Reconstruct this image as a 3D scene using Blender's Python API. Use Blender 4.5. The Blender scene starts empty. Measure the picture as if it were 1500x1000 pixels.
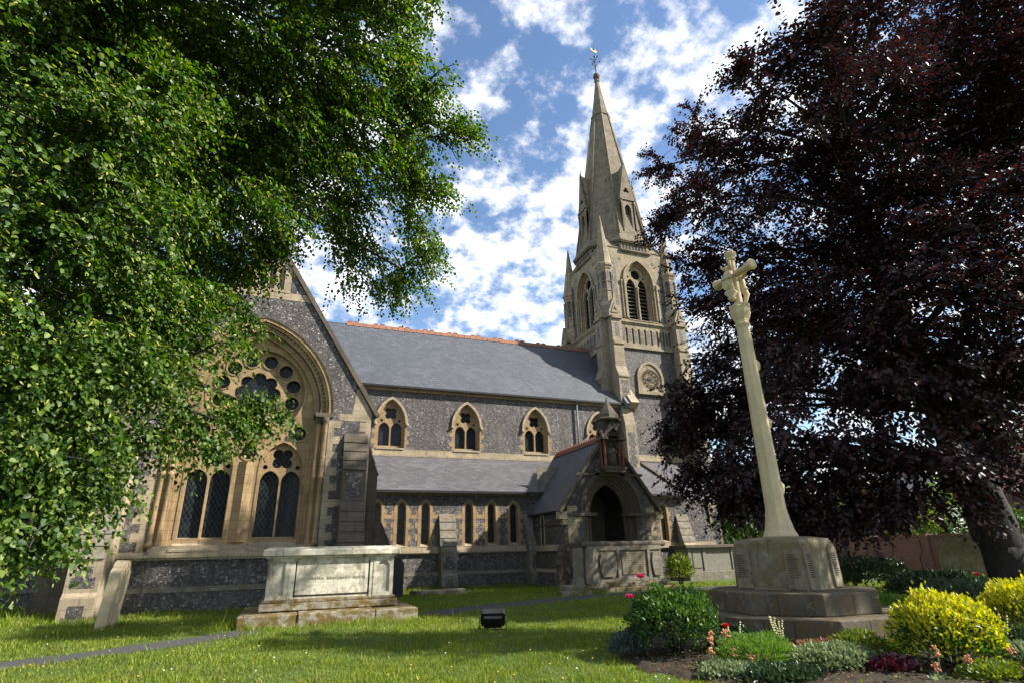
import bpy, math, random
import numpy as np
from mathutils import Vector, Matrix
from mathutils.geometry import tessellate_polygon
R_ = math.radians
PI = math.pi
rnd = random.Random(7)
C = bpy.context.scene.collection
SC = bpy.context.scene

# ------------------------------------------------------------------ camera
cam_d = bpy.data.cameras.new('camera')
cam = bpy.data.objects.new('camera', cam_d)
C.objects.link(cam)
cam_d.sensor_width = 36.0
cam_d.lens = 36.0 * 818.4 / 1500.0
cam_d.clip_end = 3000
yaw, pitch, roll = 0.369434751, 0.360047157, -0.0235271045
fw = Vector((math.sin(yaw) * math.cos(pitch), math.cos(yaw) * math.cos(pitch), math.sin(pitch)))
rt = Vector((math.cos(yaw), -math.sin(yaw), 0))
up = rt.cross(fw)
r2 = rt * math.cos(roll) + up * math.sin(roll)
u2 = -rt * math.sin(roll) + up * math.cos(roll)
M4 = Matrix((r2, u2, -fw)).transposed().to_4x4()
M4.translation = Vector((0, 0, 1.6))
cam.matrix_world = M4
SC.camera = cam

# ------------------------------------------------------------------ light
SUN_AZ = 61.0      # degrees from -Y (towards the viewer) round to +X
SUN_EL = 38.0
sdir = Vector((math.cos(R_(SUN_EL)) * math.sin(R_(SUN_AZ)), -math.cos(R_(SUN_EL)) * math.cos(R_(SUN_AZ)), math.sin(R_(SUN_EL))))
sun_d = bpy.data.lights.new('sun', 'SUN')
sun_d.energy = 5.0
sun_d.angle = R_(0.53)
sun_d.color = (1.0, 0.94, 0.84)
sun = bpy.data.objects.new('sun', sun_d)
C.objects.link(sun)
sun.rotation_euler = (-sdir).to_track_quat('-Z', 'Y').to_euler()
sun.location = (40, -20, 60)

w = bpy.data.worlds.new('World')
SC.world = w
w.use_nodes = True
nt = w.node_tree
nt.nodes.clear()
def N(t, **k):
    n = nt.nodes.new(t)
    for a, b in k.items():
        if a == 'inp':
            for i, v in b.items():
                n.inputs[i].default_value = v
        else:
            setattr(n, a, b)
    return n
L = lambda a, b: nt.links.new(a, b)
sky = N('ShaderNodeTexSky')
sky.sky_type = 'NISHITA'
sky.sun_disc = False
sky.sun_elevation = R_(SUN_EL)
sky.sun_rotation = math.atan2(sdir.x, sdir.y)
sky.air_density = 1.0
sky.dust_density = 0.3
sky.ozone_density = 2.0
hsv = N('ShaderNodeHueSaturation', inp={'Saturation': 1.03, 'Value': 1.2})
L(sky.outputs[0], hsv.inputs['Color'])
tc = N('ShaderNodeTexCoord')
sep = N('ShaderNodeSeparateXYZ')
L(tc.outputs['Generated'], sep.inputs[0])
zz = N('ShaderNodeMath', operation='MAXIMUM', inp={1: 0.0})
L(sep.outputs[2], zz.inputs[0])
za = N('ShaderNodeMath', operation='ADD', inp={1: 0.42})
L(zz.outputs[0], za.inputs[0])
dx = N('ShaderNodeMath', operation='DIVIDE'); L(sep.outputs[0], dx.inputs[0]); L(za.outputs[0], dx.inputs[1])
dy = N('ShaderNodeMath', operation='DIVIDE'); L(sep.outputs[1], dy.inputs[0]); L(za.outputs[0], dy.inputs[1])
cb = N('ShaderNodeCombineXYZ'); L(dx.outputs[0], cb.inputs[0]); L(dy.outputs[0], cb.inputs[1])
cb.inputs[2].default_value = 3.7
# big banks, middle puffs, fine ripples: layered noise on a cloud deck overhead
big = N('ShaderNodeTexNoise', inp={'Scale': 3.4, 'Detail': 4.0, 'Roughness': 0.5, 'Distortion': 0.0}); L(cb.outputs[0], big.inputs['Vector'])
mid = N('ShaderNodeTexNoise', inp={'Scale': 15.0, 'Detail': 9.0, 'Roughness': 0.58, 'Distortion': 0.0}); L(cb.outputs[0], mid.inputs['Vector'])
m1 = N('ShaderNodeMath', operation='MULTIPLY', inp={1: 0.30}); L(big.outputs[0], m1.inputs[0])
m2 = N('ShaderNodeMath', operation='MULTIPLY_ADD', inp={1: 0.82}); L(mid.outputs[0], m2.inputs[0]); L(m1.outputs[0], m2.inputs[2])
lowz = N('ShaderNodeMapRange', inp={1: 0.1, 2: 0.75, 3: 0.045, 4: 0.012}); L(sep.outputs[2], lowz.inputs[0])
m3 = N('ShaderNodeMath', operation='ADD'); L(m2.outputs[0], m3.inputs[0]); L(lowz.outputs[0], m3.inputs[1])
ramp = N('ShaderNodeMapRange', interpolation_type='SMOOTHSTEP', inp={1: 0.505, 2: 0.68, 3: 0.0, 4: 0.96}); L(m3.outputs[0], ramp.inputs[0])
shade = N('ShaderNodeMapRange', inp={1: 0.60, 2: 0.80, 3: 0.72, 4: 1.08}); L(m3.outputs[0], shade.inputs[0])
cl = N('ShaderNodeMix', data_type='RGBA', blend_type='MULTIPLY', inp={0: 1.0, 6: (8.6, 8.9, 9.5, 1)}); L(shade.outputs[0], cl.inputs[7])
mx = N('ShaderNodeMix', data_type='RGBA'); L(ramp.outputs[0], mx.inputs[0]); L(hsv.outputs[0], mx.inputs[6]); L(cl.outputs[2], mx.inputs[7])
bg = N('ShaderNodeBackground', inp={'Strength': 0.08})
L(mx.outputs[2], bg.inputs[0])
ow = N('ShaderNodeOutputWorld'); L(bg.outputs[0], ow.inputs[0])

SC.view_settings.view_transform = 'Standard'
SC.view_settings.look = 'None'
SC.view_settings.exposure = 1.28
SC.view_settings.gamma = 1.0
SC.render.engine = 'CYCLES'
SC.cycles.max_bounces = 6
SC.cycles.transparent_max_bounces = 4

# ------------------------------------------------------------------ materials
class MT:
    def __init__(s, name):
        s.m = bpy.data.materials.new(name); s.m.use_nodes = True
        s.t = s.m.node_tree; s.t.nodes.clear()
        s.out = s.n('ShaderNodeOutputMaterial')
        s.b = s.n('ShaderNodeBsdfPrincipled'); s.l(s.b.outputs[0], s.out.inputs[0])
        s.b.inputs['Specular IOR Level'].default_value = 0.3
    def n(s, t, inp=None, **k):
        n = s.t.nodes.new(t)
        for a, b in k.items(): setattr(n, a, b)
        for i, v in (inp or {}).items(): n.inputs[i].default_value = v
        return n
    def l(s, a, b): s.t.links.new(a, b)
    def pos(s, scale=(1, 1, 1)):
        g = s.n('ShaderNodeTexCoord'); mp = s.n('ShaderNodeMapping', {'Scale': scale}); s.l(g.outputs['Object'], mp.inputs[0]); return mp.outputs[0]
    def uv(s, scale=(1, 1, 1), rot=0):
        g = s.n('ShaderNodeUVMap'); mp = s.n('ShaderNodeMapping', {'Scale': scale, 'Rotation': (0, 0, rot)}); s.l(g.outputs[0], mp.inputs[0]); return mp.outputs[0]
    def noise(s, vec, sc, det=4, rough=.6, dist=0):
        n = s.n('ShaderNodeTexNoise', {'Scale': sc, 'Detail': det, 'Roughness': rough, 'Distortion': dist}); s.l(vec, n.inputs['Vector']); return n.outputs[0]
    def ramp(s, fac, stops):
        r = s.n('ShaderNodeValToRGB'); e = r.color_ramp.elements
        while len(e) < len(stops): e.new(.5)
        for q, (p, c) in zip(e, stops): q.position = p; q.color = (*c, 1) if len(c) == 3 else c
        s.l(fac, r.inputs[0]); return r.outputs[0]
    def mr(s, fac, a, b, c=0., d=1.):
        r = s.n('ShaderNodeMapRange', {1: a, 2: b, 3: c, 4: d}); s.l(fac, r.inputs[0]); return r.outputs[0]
    def mix(s, fac, a, b, bt='MIX'):
        x = s.n('ShaderNodeMix', data_type='RGBA', blend_type=bt)
        for i, v in ((0, fac), (6, a), (7, b)):
            if hasattr(v, 'links'): s.l(v, x.inputs[i])
            elif isinstance(v, (int, float)): x.inputs[i].default_value = v
            else: x.inputs[i].default_value = (*v, 1)
        return x.outputs[2]
    def math(s, op, a, b):
        x = s.n('ShaderNodeMath', operation=op)
        for i, v in ((0, a), (1, b)):
            if hasattr(v, 'links'): s.l(v, x.inputs[i])
            else: x.inputs[i].default_value = v
        return x.outputs[0]
    def upface(s, lo=.5, hi=.9):
        g = s.n('ShaderNodeNewGeometry'); sp = s.n('ShaderNodeSeparateXYZ'); s.l(g.outputs['Normal'], sp.inputs[0]); return s.mr(sp.outputs[2], lo, hi)
    def island(s):
        g = s.n('ShaderNodeNewGeometry'); return g.outputs['Random Per Island']
    def fin(s, col, rough=.85, bump=None, bs=.3, bd=.02):
        if hasattr(col, 'links'): s.l(col, s.b.inputs['Base Color'])
        else: s.b.inputs['Base Color'].default_value = (*col, 1)
        if hasattr(rough, 'links'): s.l(rough, s.b.inputs['Roughness'])
        else: s.b.inputs['Roughness'].default_value = rough
        if bump is not None:
            b = s.n('ShaderNodeBump', {'Strength': bs, 'Distance': bd}); s.l(bump, b.inputs['Height']); s.l(b.outputs[0], s.b.inputs['Normal'])
        return s.m
MATS = {}
def stone(name, base, dark, var=.35, ashlar=True, lich=0.0, soot=0.25, moss=0.0):
    m = MT(name); p = m.pos()
    n1 = m.noise(p, 1.3, 5, .65); n2 = m.noise(p, 9, 5, .7)
    c = m.mix(m.mr(n1, .3, .72), base, tuple(x * (1 - var) for x in base))
    c = m.mix(m.mr(n2, .35, .75, 0, .5), c, dark)
    st = m.noise(m.pos((5, 5, .55)), 1.0, 5, .7)
    c = m.mix(m.mr(st, .55, .72, 0, soot * 2.2), c, (.035, .032, .028))
    h = n2
    if ashlar:
        br = m.n('ShaderNodeTexBrick', {'Color1': (.8, .8, .8, 1), 'Color2': (1.08, 1.04, 1.0, 1), 'Mortar': (.55, .5, .45, 1), 'Scale': 1.0, 'Mortar Size': .012, 'Mortar Smooth': .3, 'Brick Width': .62, 'Row Height': .32})
        m.l(m.uv(), br.inputs['Vector'])
        c = m.mix(.75, c, br.outputs[0], 'MULTIPLY')
    if lich:
        v = m.noise(p, 6.5, 6, .75)
        c = m.mix(m.mr(v, .58, .66, 0, lich), c, (.50, .50, .44))
        v2 = m.noise(p, 3.2, 6, .8, .6)
        c = m.mix(m.mr(v2, .55, .68, 0, lich), c, (.03, .03, .025))
    if moss:
        v = m.noise(p, 4.5, 6, .7)
        mk = m.math('MULTIPLY', m.mr(v, .40, .50), m.math('MAXIMUM', m.upface(.2, .8), m.mr(m.noise(m.pos((2, 2, 3)), 1.3, 4, .6), .42, .52, 0, .95)))
        c = m.mix(m.math('MULTIPLY', mk, moss), c, m.mix(m.mr(m.noise(p, 25, 3), .4, .6), (.07, .062, .014), (.15, .085, .022)))
    m.fin(c, .9, h, .35, .03)
    MATS[name] = m.m
stone('golden_stone', (.38, .27, .145), (.18, .12, .06), .45, True, .06, .3)
stone('pale_stone', (.42, .35, .24), (.19, .15, .10), .42, True, .12, .3)
stone('tower_stone', (.35, .295, .205), (.13, .11, .078), .45, True, .15, .34)
stone('spire_stone', (.25, .21, .15), (.085, .074, .055), .45, True, .15, .34)
stone('dark_stone', (.13, .105, .078), (.06, .055, .05), .4, True, 0, .4)
stone('cross_stone', (.60, .49, .31), (.36, .28, .15), .28, False, .12, .14)
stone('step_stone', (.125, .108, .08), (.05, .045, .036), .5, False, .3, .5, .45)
stone('die_stone', (.26, .225, .155), (.10, .085, .058), .45, False, .3, .45, .5)
stone('tomb_stone', (.64, .60, .49), (.38, .36, .28), .3, False, .6, .36, .45)
stone('grey_stone', (.24, .225, .185), (.10, .093, .08), .4, False, .4, .35, .5)
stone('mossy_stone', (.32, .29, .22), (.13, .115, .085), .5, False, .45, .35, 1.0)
def flint():
    m = MT('flint'); p = m.pos()
    pd = m.n('ShaderNodeVectorMath', operation='MULTIPLY_ADD'); nn = m.n('ShaderNodeTexNoise', {'Scale': 9, 'Detail': 2}); m.l(p, nn.inputs['Vector'])
    m.l(nn.outputs[1], pd.inputs[0]); pd.inputs[1].default_value = (.09, .09, .09); m.l(p, pd.inputs[2])
    v = m.n('ShaderNodeTexVoronoi', {'Scale': 15.5, 'Randomness': 1.0}); m.l(pd.outputs[0], v.inputs['Vector'])
    e = m.n('ShaderNodeTexVoronoi', {'Scale': 15.5, 'Randomness': 1.0}, feature='DISTANCE_TO_EDGE'); m.l(pd.outputs[0], e.inputs['Vector'])
    sp = m.n('ShaderNodeSeparateColor'); m.l(v.outputs['Color'], sp.inputs[0])
    c = m.ramp(sp.outputs[0], [(0, (.025, .023, .026)), (.3, (.055, .049, .050)), (.55, (.098, .087, .083)), (.78, (.145, .128, .118)), (.93, (.23, .21, .195)), (1, (.42, .395, .37))])
    c = m.mix(m.mr(m.noise(p, 30, 3), .4, .75, 0, .4), c, (.17, .155, .15))
    ed = m.mr(e.outputs['Distance'], .015, .075)
    c = m.mix(ed, (.15, .135, .12), c)
    c = m.mix(m.mr(m.noise(p, .5, 4, .7), .45, .65, 0, .4), c, (.05, .045, .043))
    c = m.mix(m.mr(m.noise(p, 1.1, 4, .7), .52, .7, 0, .45), c, (.19, .165, .14))
    c = m.mix(m.mr(m.noise(m.pos((4, 4, .4)), 1.0, 5, .7), .55, .72, 0, .5), c, (.03, .028, .024))
    rg = m.mr(sp.outputs[1], 0, 1, .3, .8)
    MATS['flint'] = m.fin(c, rg, ed, .9, .07)
flint()
def slate(name, c1, c2, rw=.34, rh=.22):
    m = MT(name); u = m.uv()
    br = m.n('ShaderNodeTexBrick', {'Color1': (*c1, 1), 'Color2': (*c2, 1), 'Mortar': (.03, .03, .035, 1), 'Scale': 1.0, 'Mortar Size': .012, 'Mortar Smooth': .2, 'Bias': -.1, 'Brick Width': rw, 'Row Height': rh}); m.l(u, br.inputs['Vector'])
    c = m.mix(m.mr(m.noise(m.pos(), 1.1, 5, .7), .35, .7, 0, .35), br.outputs[0], tuple(x * .7 for x in c1))
    c = m.mix(m.mr(m.noise(m.uv((3, 1.2, 1)), 3, 4), .5, .8, 0, .35), c, tuple(x * 1.35 for x in c2))
    c = m.mix(m.mr(m.noise(m.pos(), 7, 6, .8), .62, .7, 0, .25), c, (.16, .15, .12))
    c = m.mix(m.mr(m.noise(m.pos(), .35, 4, .6), .4, .65, 0, .4), c, tuple(x * .75 for x in c1))
    MATS[name] = m.fin(c, .55, br.outputs['Fac'], -.5, .02)
slate('blue_slate', (.064, .070, .082), (.10, .107, .12))
slate('grey_slate', (.075, .073, .078), (.135, .13, .135))
slate('porch_slate', (.07, .074, .082), (.10, .10, .105), .5, .32)
def simple(name, col, rough=.7, metal=0., noise=None, nsc=6):
    m = MT(name)
    c = m.mix(m.mr(m.noise(m.pos(), nsc, 4), .35, .7), col, noise) if noise else col
    m.b.inputs['Metallic'].default_value = metal
    MATS[name] = m.fin(c, rough)
simple('terracotta', (.27, .115, .065), .8, 0, (.13, .07, .05), 5)
simple('dark_terracotta', (.20, .07, .04), .85, 0, (.10, .05, .03), 5)
simple('lead', (.10, .11, .125), .5, .2, (.16, .17, .18), 4)
simple('black_iron', (.02, .02, .022), .45, .3, (.035, .032, .03))
simple('timber', (.10, .065, .04), .7, 0, (.06, .04, .025))
simple('gold', (.45, .31, .07), .7, .1)
simple('lettering', (.05, .045, .04), .9)
simple('faint_lettering', (.26, .25, .21), .9)
simple('interior', (.03, .027, .024), .9)
simple('louvre_wood', (.085, .08, .075), .8, 0, (.05, .045, .04))
simple('white_paint', (.75, .74, .72), .5, 0, (.62, .60, .57))
simple('panel_grey', (.20, .19, .155), .8, 0, (.12, .11, .09))
simple('pink_petal', (.80, .05, .22), .6)
simple('red_petal', (.55, .02, .02), .6)
simple('orange_flower', (.62, .25, .12), .7, 0, (.42, .16, .1), 30)
simple('cream_flower', (.60, .55, .30), .7, 0, (.45, .42, .2), 30)
simple('stem_green', (.08, .13, .035), .7)
simple('slate_stone', (.018, .02, .026), .35, 0, (.03, .032, .036))
simple('blue_metal', (.03, .05, .12), .5)
def glass():
    m = MT('leaded_glass'); u = m.uv((1, .62, 1), 0)
    mp = m.n('ShaderNodeMapping', {'Rotation': (0, 0, R_(45)), 'Scale': (9, 9, 9)}); m.l(u, mp.inputs[0])
    br = m.n('ShaderNodeTexBrick', {'Scale': 1.0, 'Mortar Size': .05, 'Brick Width': 1.0, 'Row Height': 1.0}, offset=0.0); m.l(mp.outputs[0], br.inputs['Vector'])
    v = m.noise(m.pos(), 5, 3)
    c = m.mix(br.outputs['Fac'], m.mix(m.mr(v, .4, .65), (.004, .005, .007), (.012, .017, .02)), (.035, .04, .046))
    bmp = m.noise(m.pos(), 4, 2)
    MATS['leaded_glass'] = m.fin(c, m.mix(br.outputs['Fac'], (.25,) * 3, (.6,) * 3), bmp, .35, .05)
    m.b.inputs['Specular IOR Level'].default_value = .22
glass()
def brick():
    m = MT('red_brick')
    br = m.n('ShaderNodeTexBrick', {'Color1': (.17, .055, .035, 1), 'Color2': (.25, .095, .06, 1), 'Mortar': (.24, .20, .17, 1), 'Scale': 1.0, 'Mortar Size': .012, 'Brick Width': .27, 'Row Height': .09}); m.l(m.uv(), br.inputs['Vector'])
    c = m.mix(m.mr(m.noise(m.pos(), .9, 4), .4, .7, 0, .4), br.outputs[0], (.13, .07, .05))
    MATS['red_brick'] = m.fin(c, .9, br.outputs['Fac'], -.3, .01)
brick()
def asphalt():
    m = MT('asphalt'); n = m.noise(m.pos(), 60, 3)
    c = m.mix(m.mr(n, .35, .7), (.03, .03, .031), (.075, .073, .07))
    c = m.mix(m.mr(m.noise(m.pos(), 1.5, 5), .5, .7, 0, .5), c, (.06, .055, .045))
    MATS['asphalt'] = m.fin(c, .85, n, .4, .01)
asphalt()
def turf():
    m = MT('turf'); p = m.pos()
    c = m.ramp(m.noise(p, 1.2, 5, .7), [(.3, (.04, .075, .008)), (.5, (.07, .115, .012)), (.7, (.12, .14, .025))])
    c = m.mix(m.mr(m.noise(p, 35, 4), .4, .7), c, (.02, .035, .008))
    MATS['turf'] = m.fin(c, .95, m.noise(p, 25, 4), .6, .05)
turf()
def soil():
    m = MT('soil'); p = m.pos()
    c = m.mix(m.mr(m.noise(p, 14, 5, .8), .35, .7), (.018, .012, .008), (.06, .04, .026))
    MATS['soil'] = m.fin(c, .95, m.noise(p, 18, 5), .8, .06)
soil()
def bark(name, a, b):
    m = MT(name); n = m.noise(m.pos((6, 6, 1.2)), 2, 6, .7)
    MATS[name] = m.fin(m.mix(m.mr(n, .35, .65), a, b), .95, n, .7, .05)
bark('dark_bark', (.016, .014, .013), (.042, .037, .034))
bark('lime_bark', (.05, .042, .032), (.11, .095, .075))
def leaf(name, stops, transl=.35, rough=.45, spec=.35, hue=None):
    m = MT(name)
    c = m.ramp(m.island(), stops)
    if hue:
        c = m.mix(m.mr(m.noise(m.pos(), .9, 5, .7), .5, .68, 0, .65), c, hue)
        c = m.mix(m.mr(m.noise(m.pos((1, 1, 1)), .45, 3, .6), .45, .65, 0, .5), c, (.05, .11, .012))
    m.l(c, m.b.inputs['Base Color']); m.b.inputs['Roughness'].default_value = rough; m.b.inputs['Specular IOR Level'].default_value = spec
    t = m.n('ShaderNodeBsdfTranslucent')
    hs = m.n('ShaderNodeHueSaturation', {'Saturation': 1.15, 'Value': 1.5}); m.l(c, hs.inputs['Color']); m.l(hs.outputs[0], t.inputs[0])
    x = m.n('ShaderNodeMixShader', {0: transl}); m.l(m.b.outputs[0], x.inputs[1]); m.l(t.outputs[0], x.inputs[2]); m.l(x.outputs[0], m.out.inputs[0])
    MATS[name] = m.m
leaf('lime_leaf', [(0, (.016, .042, .006)), (.45, (.038, .084, .012)), (.8, (.088, .15, .02)), (1, (.17, .225, .045))], .36, .48, .3)
leaf('lime_bract', [(0, (.26, .30, .06)), (1, (.40, .38, .10))], .4, .6, .2)
leaf('copper_leaf', [(0, (.012, .007, .009)), (.6, (.024, .010, .012)), (.9, (.043, .013, .014)), (1, (.09, .023, .018))], .2, .45, .35)
leaf('grass_blade', [(0, (.075, .13, .01)), (.5, (.145, .21, .015)), (.85, (.24, .27, .028)), (1, (.36, .31, .09))], .4, .5, .25, (.27, .235, .06))
leaf('bush_leaf', [(0, (.025, .075, .01)), (.6, (.05, .12, .016)), (1, (.12, .17, .03))], .3, .4, .4)
leaf('gold_leaf', [(0, (.20, .24, .012)), (.5, (.40, .40, .02)), (1, (.62, .54, .05))], .35, .45, .3)
leaf('olive_leaf', [(0, (.06, .10, .015)), (.6, (.12, .17, .02)), (1, (.22, .24, .03))], .3, .45, .3)
leaf('sage_leaf', [(0, (.09, .14, .06)), (.6, (.15, .20, .09)), (1, (.24, .26, .13))], .25, .5, .3)
leaf('dark_leaf', [(0, (.012, .03, .01)), (.6, (.025, .05, .016)), (1, (.05, .08, .03))], .25, .4, .4)
leaf('bright_leaf', [(0, (.06, .13, .02)), (.6, (.11, .20, .03)), (1, (.18, .26, .05))], .4, .45, .3)
leaf('purple_leaf', [(0, (.04, .006, .012)), (.7, (.08, .012, .02)), (1, (.22, .08, .10))], .2, .3, .5)
leaf('rusty_leaf', [(0, (.12, .05, .025)), (.6, (.22, .09, .05)), (1, (.32, .16, .09))], .2, .5, .3)
leaf('blue_leaf', [(0, (.03, .06, .045)), (.6, (.05, .09, .07)), (1, (.10, .14, .12))], .25, .5, .3)

# ------------------------------------------------------------------ mesh kit
class Fr:
    """a local frame: a along u, b along v, c along the outward normal n"""
    def __init__(s, o, u, v, n): s.o, s.u, s.v, s.n = Vector(o), Vector(u), Vector(v), Vector(n)
    def __call__(s, a, b, c=0.): return s.o + s.u * a + s.v * b + s.n * c
def front(x, y, z=0.): return Fr((x, y, z), (1, 0, 0), (0, 0, 1), (0, -1, 0))
def leftf(x, y, z=0.): return Fr((x, y, z), (0, -1, 0), (0, 0, 1), (-1, 0, 0))
def rightf(x, y, z=0.): return Fr((x, y, z), (0, 1, 0), (0, 0, 1), (1, 0, 0))
def fdir(x, y, z, ang):
    """outward normal at angle ang (degrees, 0 = -Y, positive turns to +X)"""
    a = R_(ang); n = Vector((math.sin(a), -math.cos(a), 0)); u = Vector((math.cos(a), math.sin(a), 0))
    return Fr((x, y, z), u, (0, 0, 1), n)
WORLD = Fr((0, 0, 0), (1, 0, 0), (0, 1, 0), (0, 0, 1))
class MB:
    def __init__(s): s.v, s.f, s.mi, s.sm, s.gr, s.g = [], [], [], [], [], 0
    def add(s, vs, fs, mi=0, smooth=False):
        k = len(s.v); s.v += [tuple(x) for x in vs]
        for f in fs: s.f.append([k + i for i in f]); s.mi.append(mi); s.sm.append(smooth); s.gr.append(s.g)
        return s
    def box(s, fr, a0, a1, b0, b1, c0, c1, mi=0):
        p = [fr(a, b, c) for c in (c0, c1) for b in (b0, b1) for a in (a0, a1)]
        return s.add(p, [(4, 5, 7, 6), (1, 0, 2, 3), (0, 4, 6, 2), (5, 1, 3, 7), (6, 7, 3, 2), (0, 1, 5, 4)], mi)
    def plate(s, fr, outer, holes, c0, c1, mi=0, sides=True, back=False, mih=None):
        polys = [outer] + list(holes)
        pts = [q for po in polys for q in po]
        tri = tessellate_polygon([[Vector((a, b, 0)) for a, b in po] for po in polys])
        fs = []
        for t in tri:
            (x0, y0), (x1, y1), (x2, y2) = (pts[i] for i in t)
            fs.append(tuple(t) if (x1 - x0) * (y2 - y0) - (x2 - x0) * (y1 - y0) > 0 else (t[0], t[2], t[1]))
        s.add([fr(a, b, c1) for a, b in pts], fs, mi)
        if back: s.add([fr(a, b, c0) for a, b in pts], [(f[0], f[2], f[1]) for f in fs], mi)
        if sides:
            for k, po in enumerate(polys):
                n = len(po); ar = sum(po[i][0] * po[(i + 1) % n][1] - po[(i + 1) % n][0] * po[i][1] for i in range(n))
                vs = [fr(a, b, c1) for a, b in po] + [fr(a, b, c0) for a, b in po]
                flip = (ar > 0) != (k == 0)
                q = [(i, (i + 1) % n, n + (i + 1) % n, n + i) if flip else (i, n + i, n + (i + 1) % n, (i + 1) % n) for i in range(n)]
                s.add(vs, q, (mih if (mih is not None and k) else mi))
        return s
    def prism(s, fr, poly, c0, c1, mi=0): return s.plate(fr, poly, [], c0, c1, mi, True, True)
    def strip(s, fr, pin, pout, c0, c1, mi=0, cin=None, cout=None):
        """a moulding: band between two open polylines, front at c1, running back to cin / cout"""
        cin = c0 if cin is None else cin; cout = c0 if cout is None else cout
        n = len(pin); vs = [fr(a, b, c1) for a, b in pin] + [fr(a, b, c1) for a, b in pout] + [fr(a, b, cin) for a, b in pin] + [fr(a, b, cout) for a, b in pout]
        fs = []
        for i in range(n - 1):
            fs += [(i, n + i, n + i + 1, i + 1), (i, i + 1, 2 * n + i + 1, 2 * n + i), (n + i, 3 * n + i, 3 * n + i + 1, n + i + 1)]
        fs += [(0, 2 * n, 3 * n, n), (n - 1, 2 * n - 1, 4 * n - 1, 3 * n - 1)]
        return s.add(vs, fs, mi)
    def tube(s, pts, rad, n=8, mi=0, smooth=True, cap=True):
        pts = [Vector(p) for p in pts]
        if not hasattr(rad, '__len__'): rad = [rad] * len(pts)
        vs, fs = [], []
        ref = None
        for i, p in enumerate(pts):
            t = (pts[min(i + 1, len(pts) - 1)] - pts[max(i - 1, 0)]).normalized()
            if ref is None: ref = Vector((0, 0, 1)) if abs(t.z) < .9 else Vector((1, 0, 0))
            a = t.cross(ref).normalized(); b = a.cross(t).normalized(); ref = b
            for k in range(n):
                g = 2 * PI * k / n; vs.append(p + a * (math.cos(g) * rad[i]) + b * (math.sin(g) * rad[i]))
        for i in range(len(pts) - 1):
            for k in range(n): fs.append((i * n + k, i * n + (k + 1) % n, (i + 1) * n + (k + 1) % n, (i + 1) * n + k))
        if cap: fs += [tuple(range(n - 1, -1, -1)), tuple((len(pts) - 1) * n + k for k in range(n))]
        return s.add(vs, fs, mi, smooth)
    def lathe(s, x, y, prof, n=16, mi=0, smooth=True, rot=0., sx=1., sy=1.):
        vs, fs = [], []
        for r, z in prof:
            for k in range(n):
                g = rot + 2 * PI * k / n; vs.append((x + r * sx * math.cos(g), y + r * sy * math.sin(g), z))
        for i in range(len(prof) - 1):
            for k in range(n): fs.append((i * n + k, i * n + (k + 1) % n, (i + 1) * n + (k + 1) % n, (i + 1) * n + k))
        fs += [tuple(range(n - 1, -1, -1)), tuple((len(prof) - 1) * n + k for k in range(n))]
        return s.add(vs, fs, mi, smooth)
    def ball(s, c, r, n=10, mi=0, sq=(1, 1, 1)):
        prof = [(max(.001, math.sin(PI * i / n)) * r, -math.cos(PI * i / n) * r) for i in range(n + 1)]
        k = len(s.v); s.lathe(0, 0, prof, n + 2, mi)
        s.v[k:] = [(c[0] + x * sq[0], c[1] + y * sq[1], c[2] + z * sq[2]) for x, y, z in s.v[k:]]
        return s
    def build(s, name, mats, parent=None, bevel=0., rough=0.):
        if len(set(s.gr)) > 1:          # pieces marked as separate become separate objects
            first = None
            for q in sorted(set(s.gr)):
                m = MB(); ids = {}
                for f, mi, sm, g in zip(s.f, s.mi, s.sm, s.gr):
                    if g != q: continue
                    for i in f:
                        if i not in ids: ids[i] = len(m.v); m.v.append(s.v[i])
                    m.f.append([ids[i] for i in f]); m.mi.append(mi); m.sm.append(sm); m.gr.append(0)
                o = m.build(name, mats, parent, bevel); first = first or o
            return first
        me = bpy.data.meshes.new(name)
        me.from_pydata(s.v, [], s.f)
        for m in (mats if isinstance(mats, (list, tuple)) else [mats]): me.materials.append(MATS[m])
        me.polygons.foreach_set('material_index', s.mi); me.polygons.foreach_set('use_smooth', s.sm)
        uvl = me.uv_layers.new(name='UVMap')
        nl = len(me.loops); vi = np.empty(nl, np.int32); me.loops.foreach_get('vertex_index', vi)
        co = np.array(s.v, np.float64)
        np_ = len(me.polygons); nr = np.empty(np_ * 3); me.polygons.foreach_get('normal', nr); nr = nr.reshape(-1, 3)
        lt = np.empty(np_, np.int32); me.polygons.foreach_get('loop_total', lt)
        nr = np.repeat(nr, lt, axis=0)
        u = np.stack([-nr[:, 1], nr[:, 0], np.zeros(nl)], 1); ln = np.linalg.norm(u, axis=1); flat = ln < .05
        u[flat] = (1, 0, 0); ln[flat] = 1; u /= ln[:, None]
        v = np.cross(nr, u); p = co[vi]
        uvl.data.foreach_set('uv', np.stack([(p * u).sum(1), (p * v).sum(1)], 1).astype(np.float32).ravel())
        me.update()
        o = bpy.data.objects.new(name, me); C.objects.link(o)
        if parent is not None: o.parent = parent
        if bevel:
            b = o.modifiers.new('bevel', 'BEVEL'); b.width = bevel; b.segments = 2; b.limit_method = 'ANGLE'; b.angle_limit = R_(35)
        return o
def tag(o, label, cat, group=None, kind=None):
    o['label'] = label; o['category'] = cat
    if group: o['group'] = group
    if kind: o['kind'] = kind
    return o
def struct(o): o['kind'] = 'structure'; return o
def empty(name, loc=(0, 0, 0)):
    o = bpy.data.objects.new(name, None); C.objects.link(o); o.location = loc; o.empty_display_size = .3; return o
def rechild(root):
    """parts are modelled in world coordinates; keep them there under a root that stands at the thing's base"""
    for c in list(root.children): c.matrix_parent_inverse = Matrix.Translation(-root.location)
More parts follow.
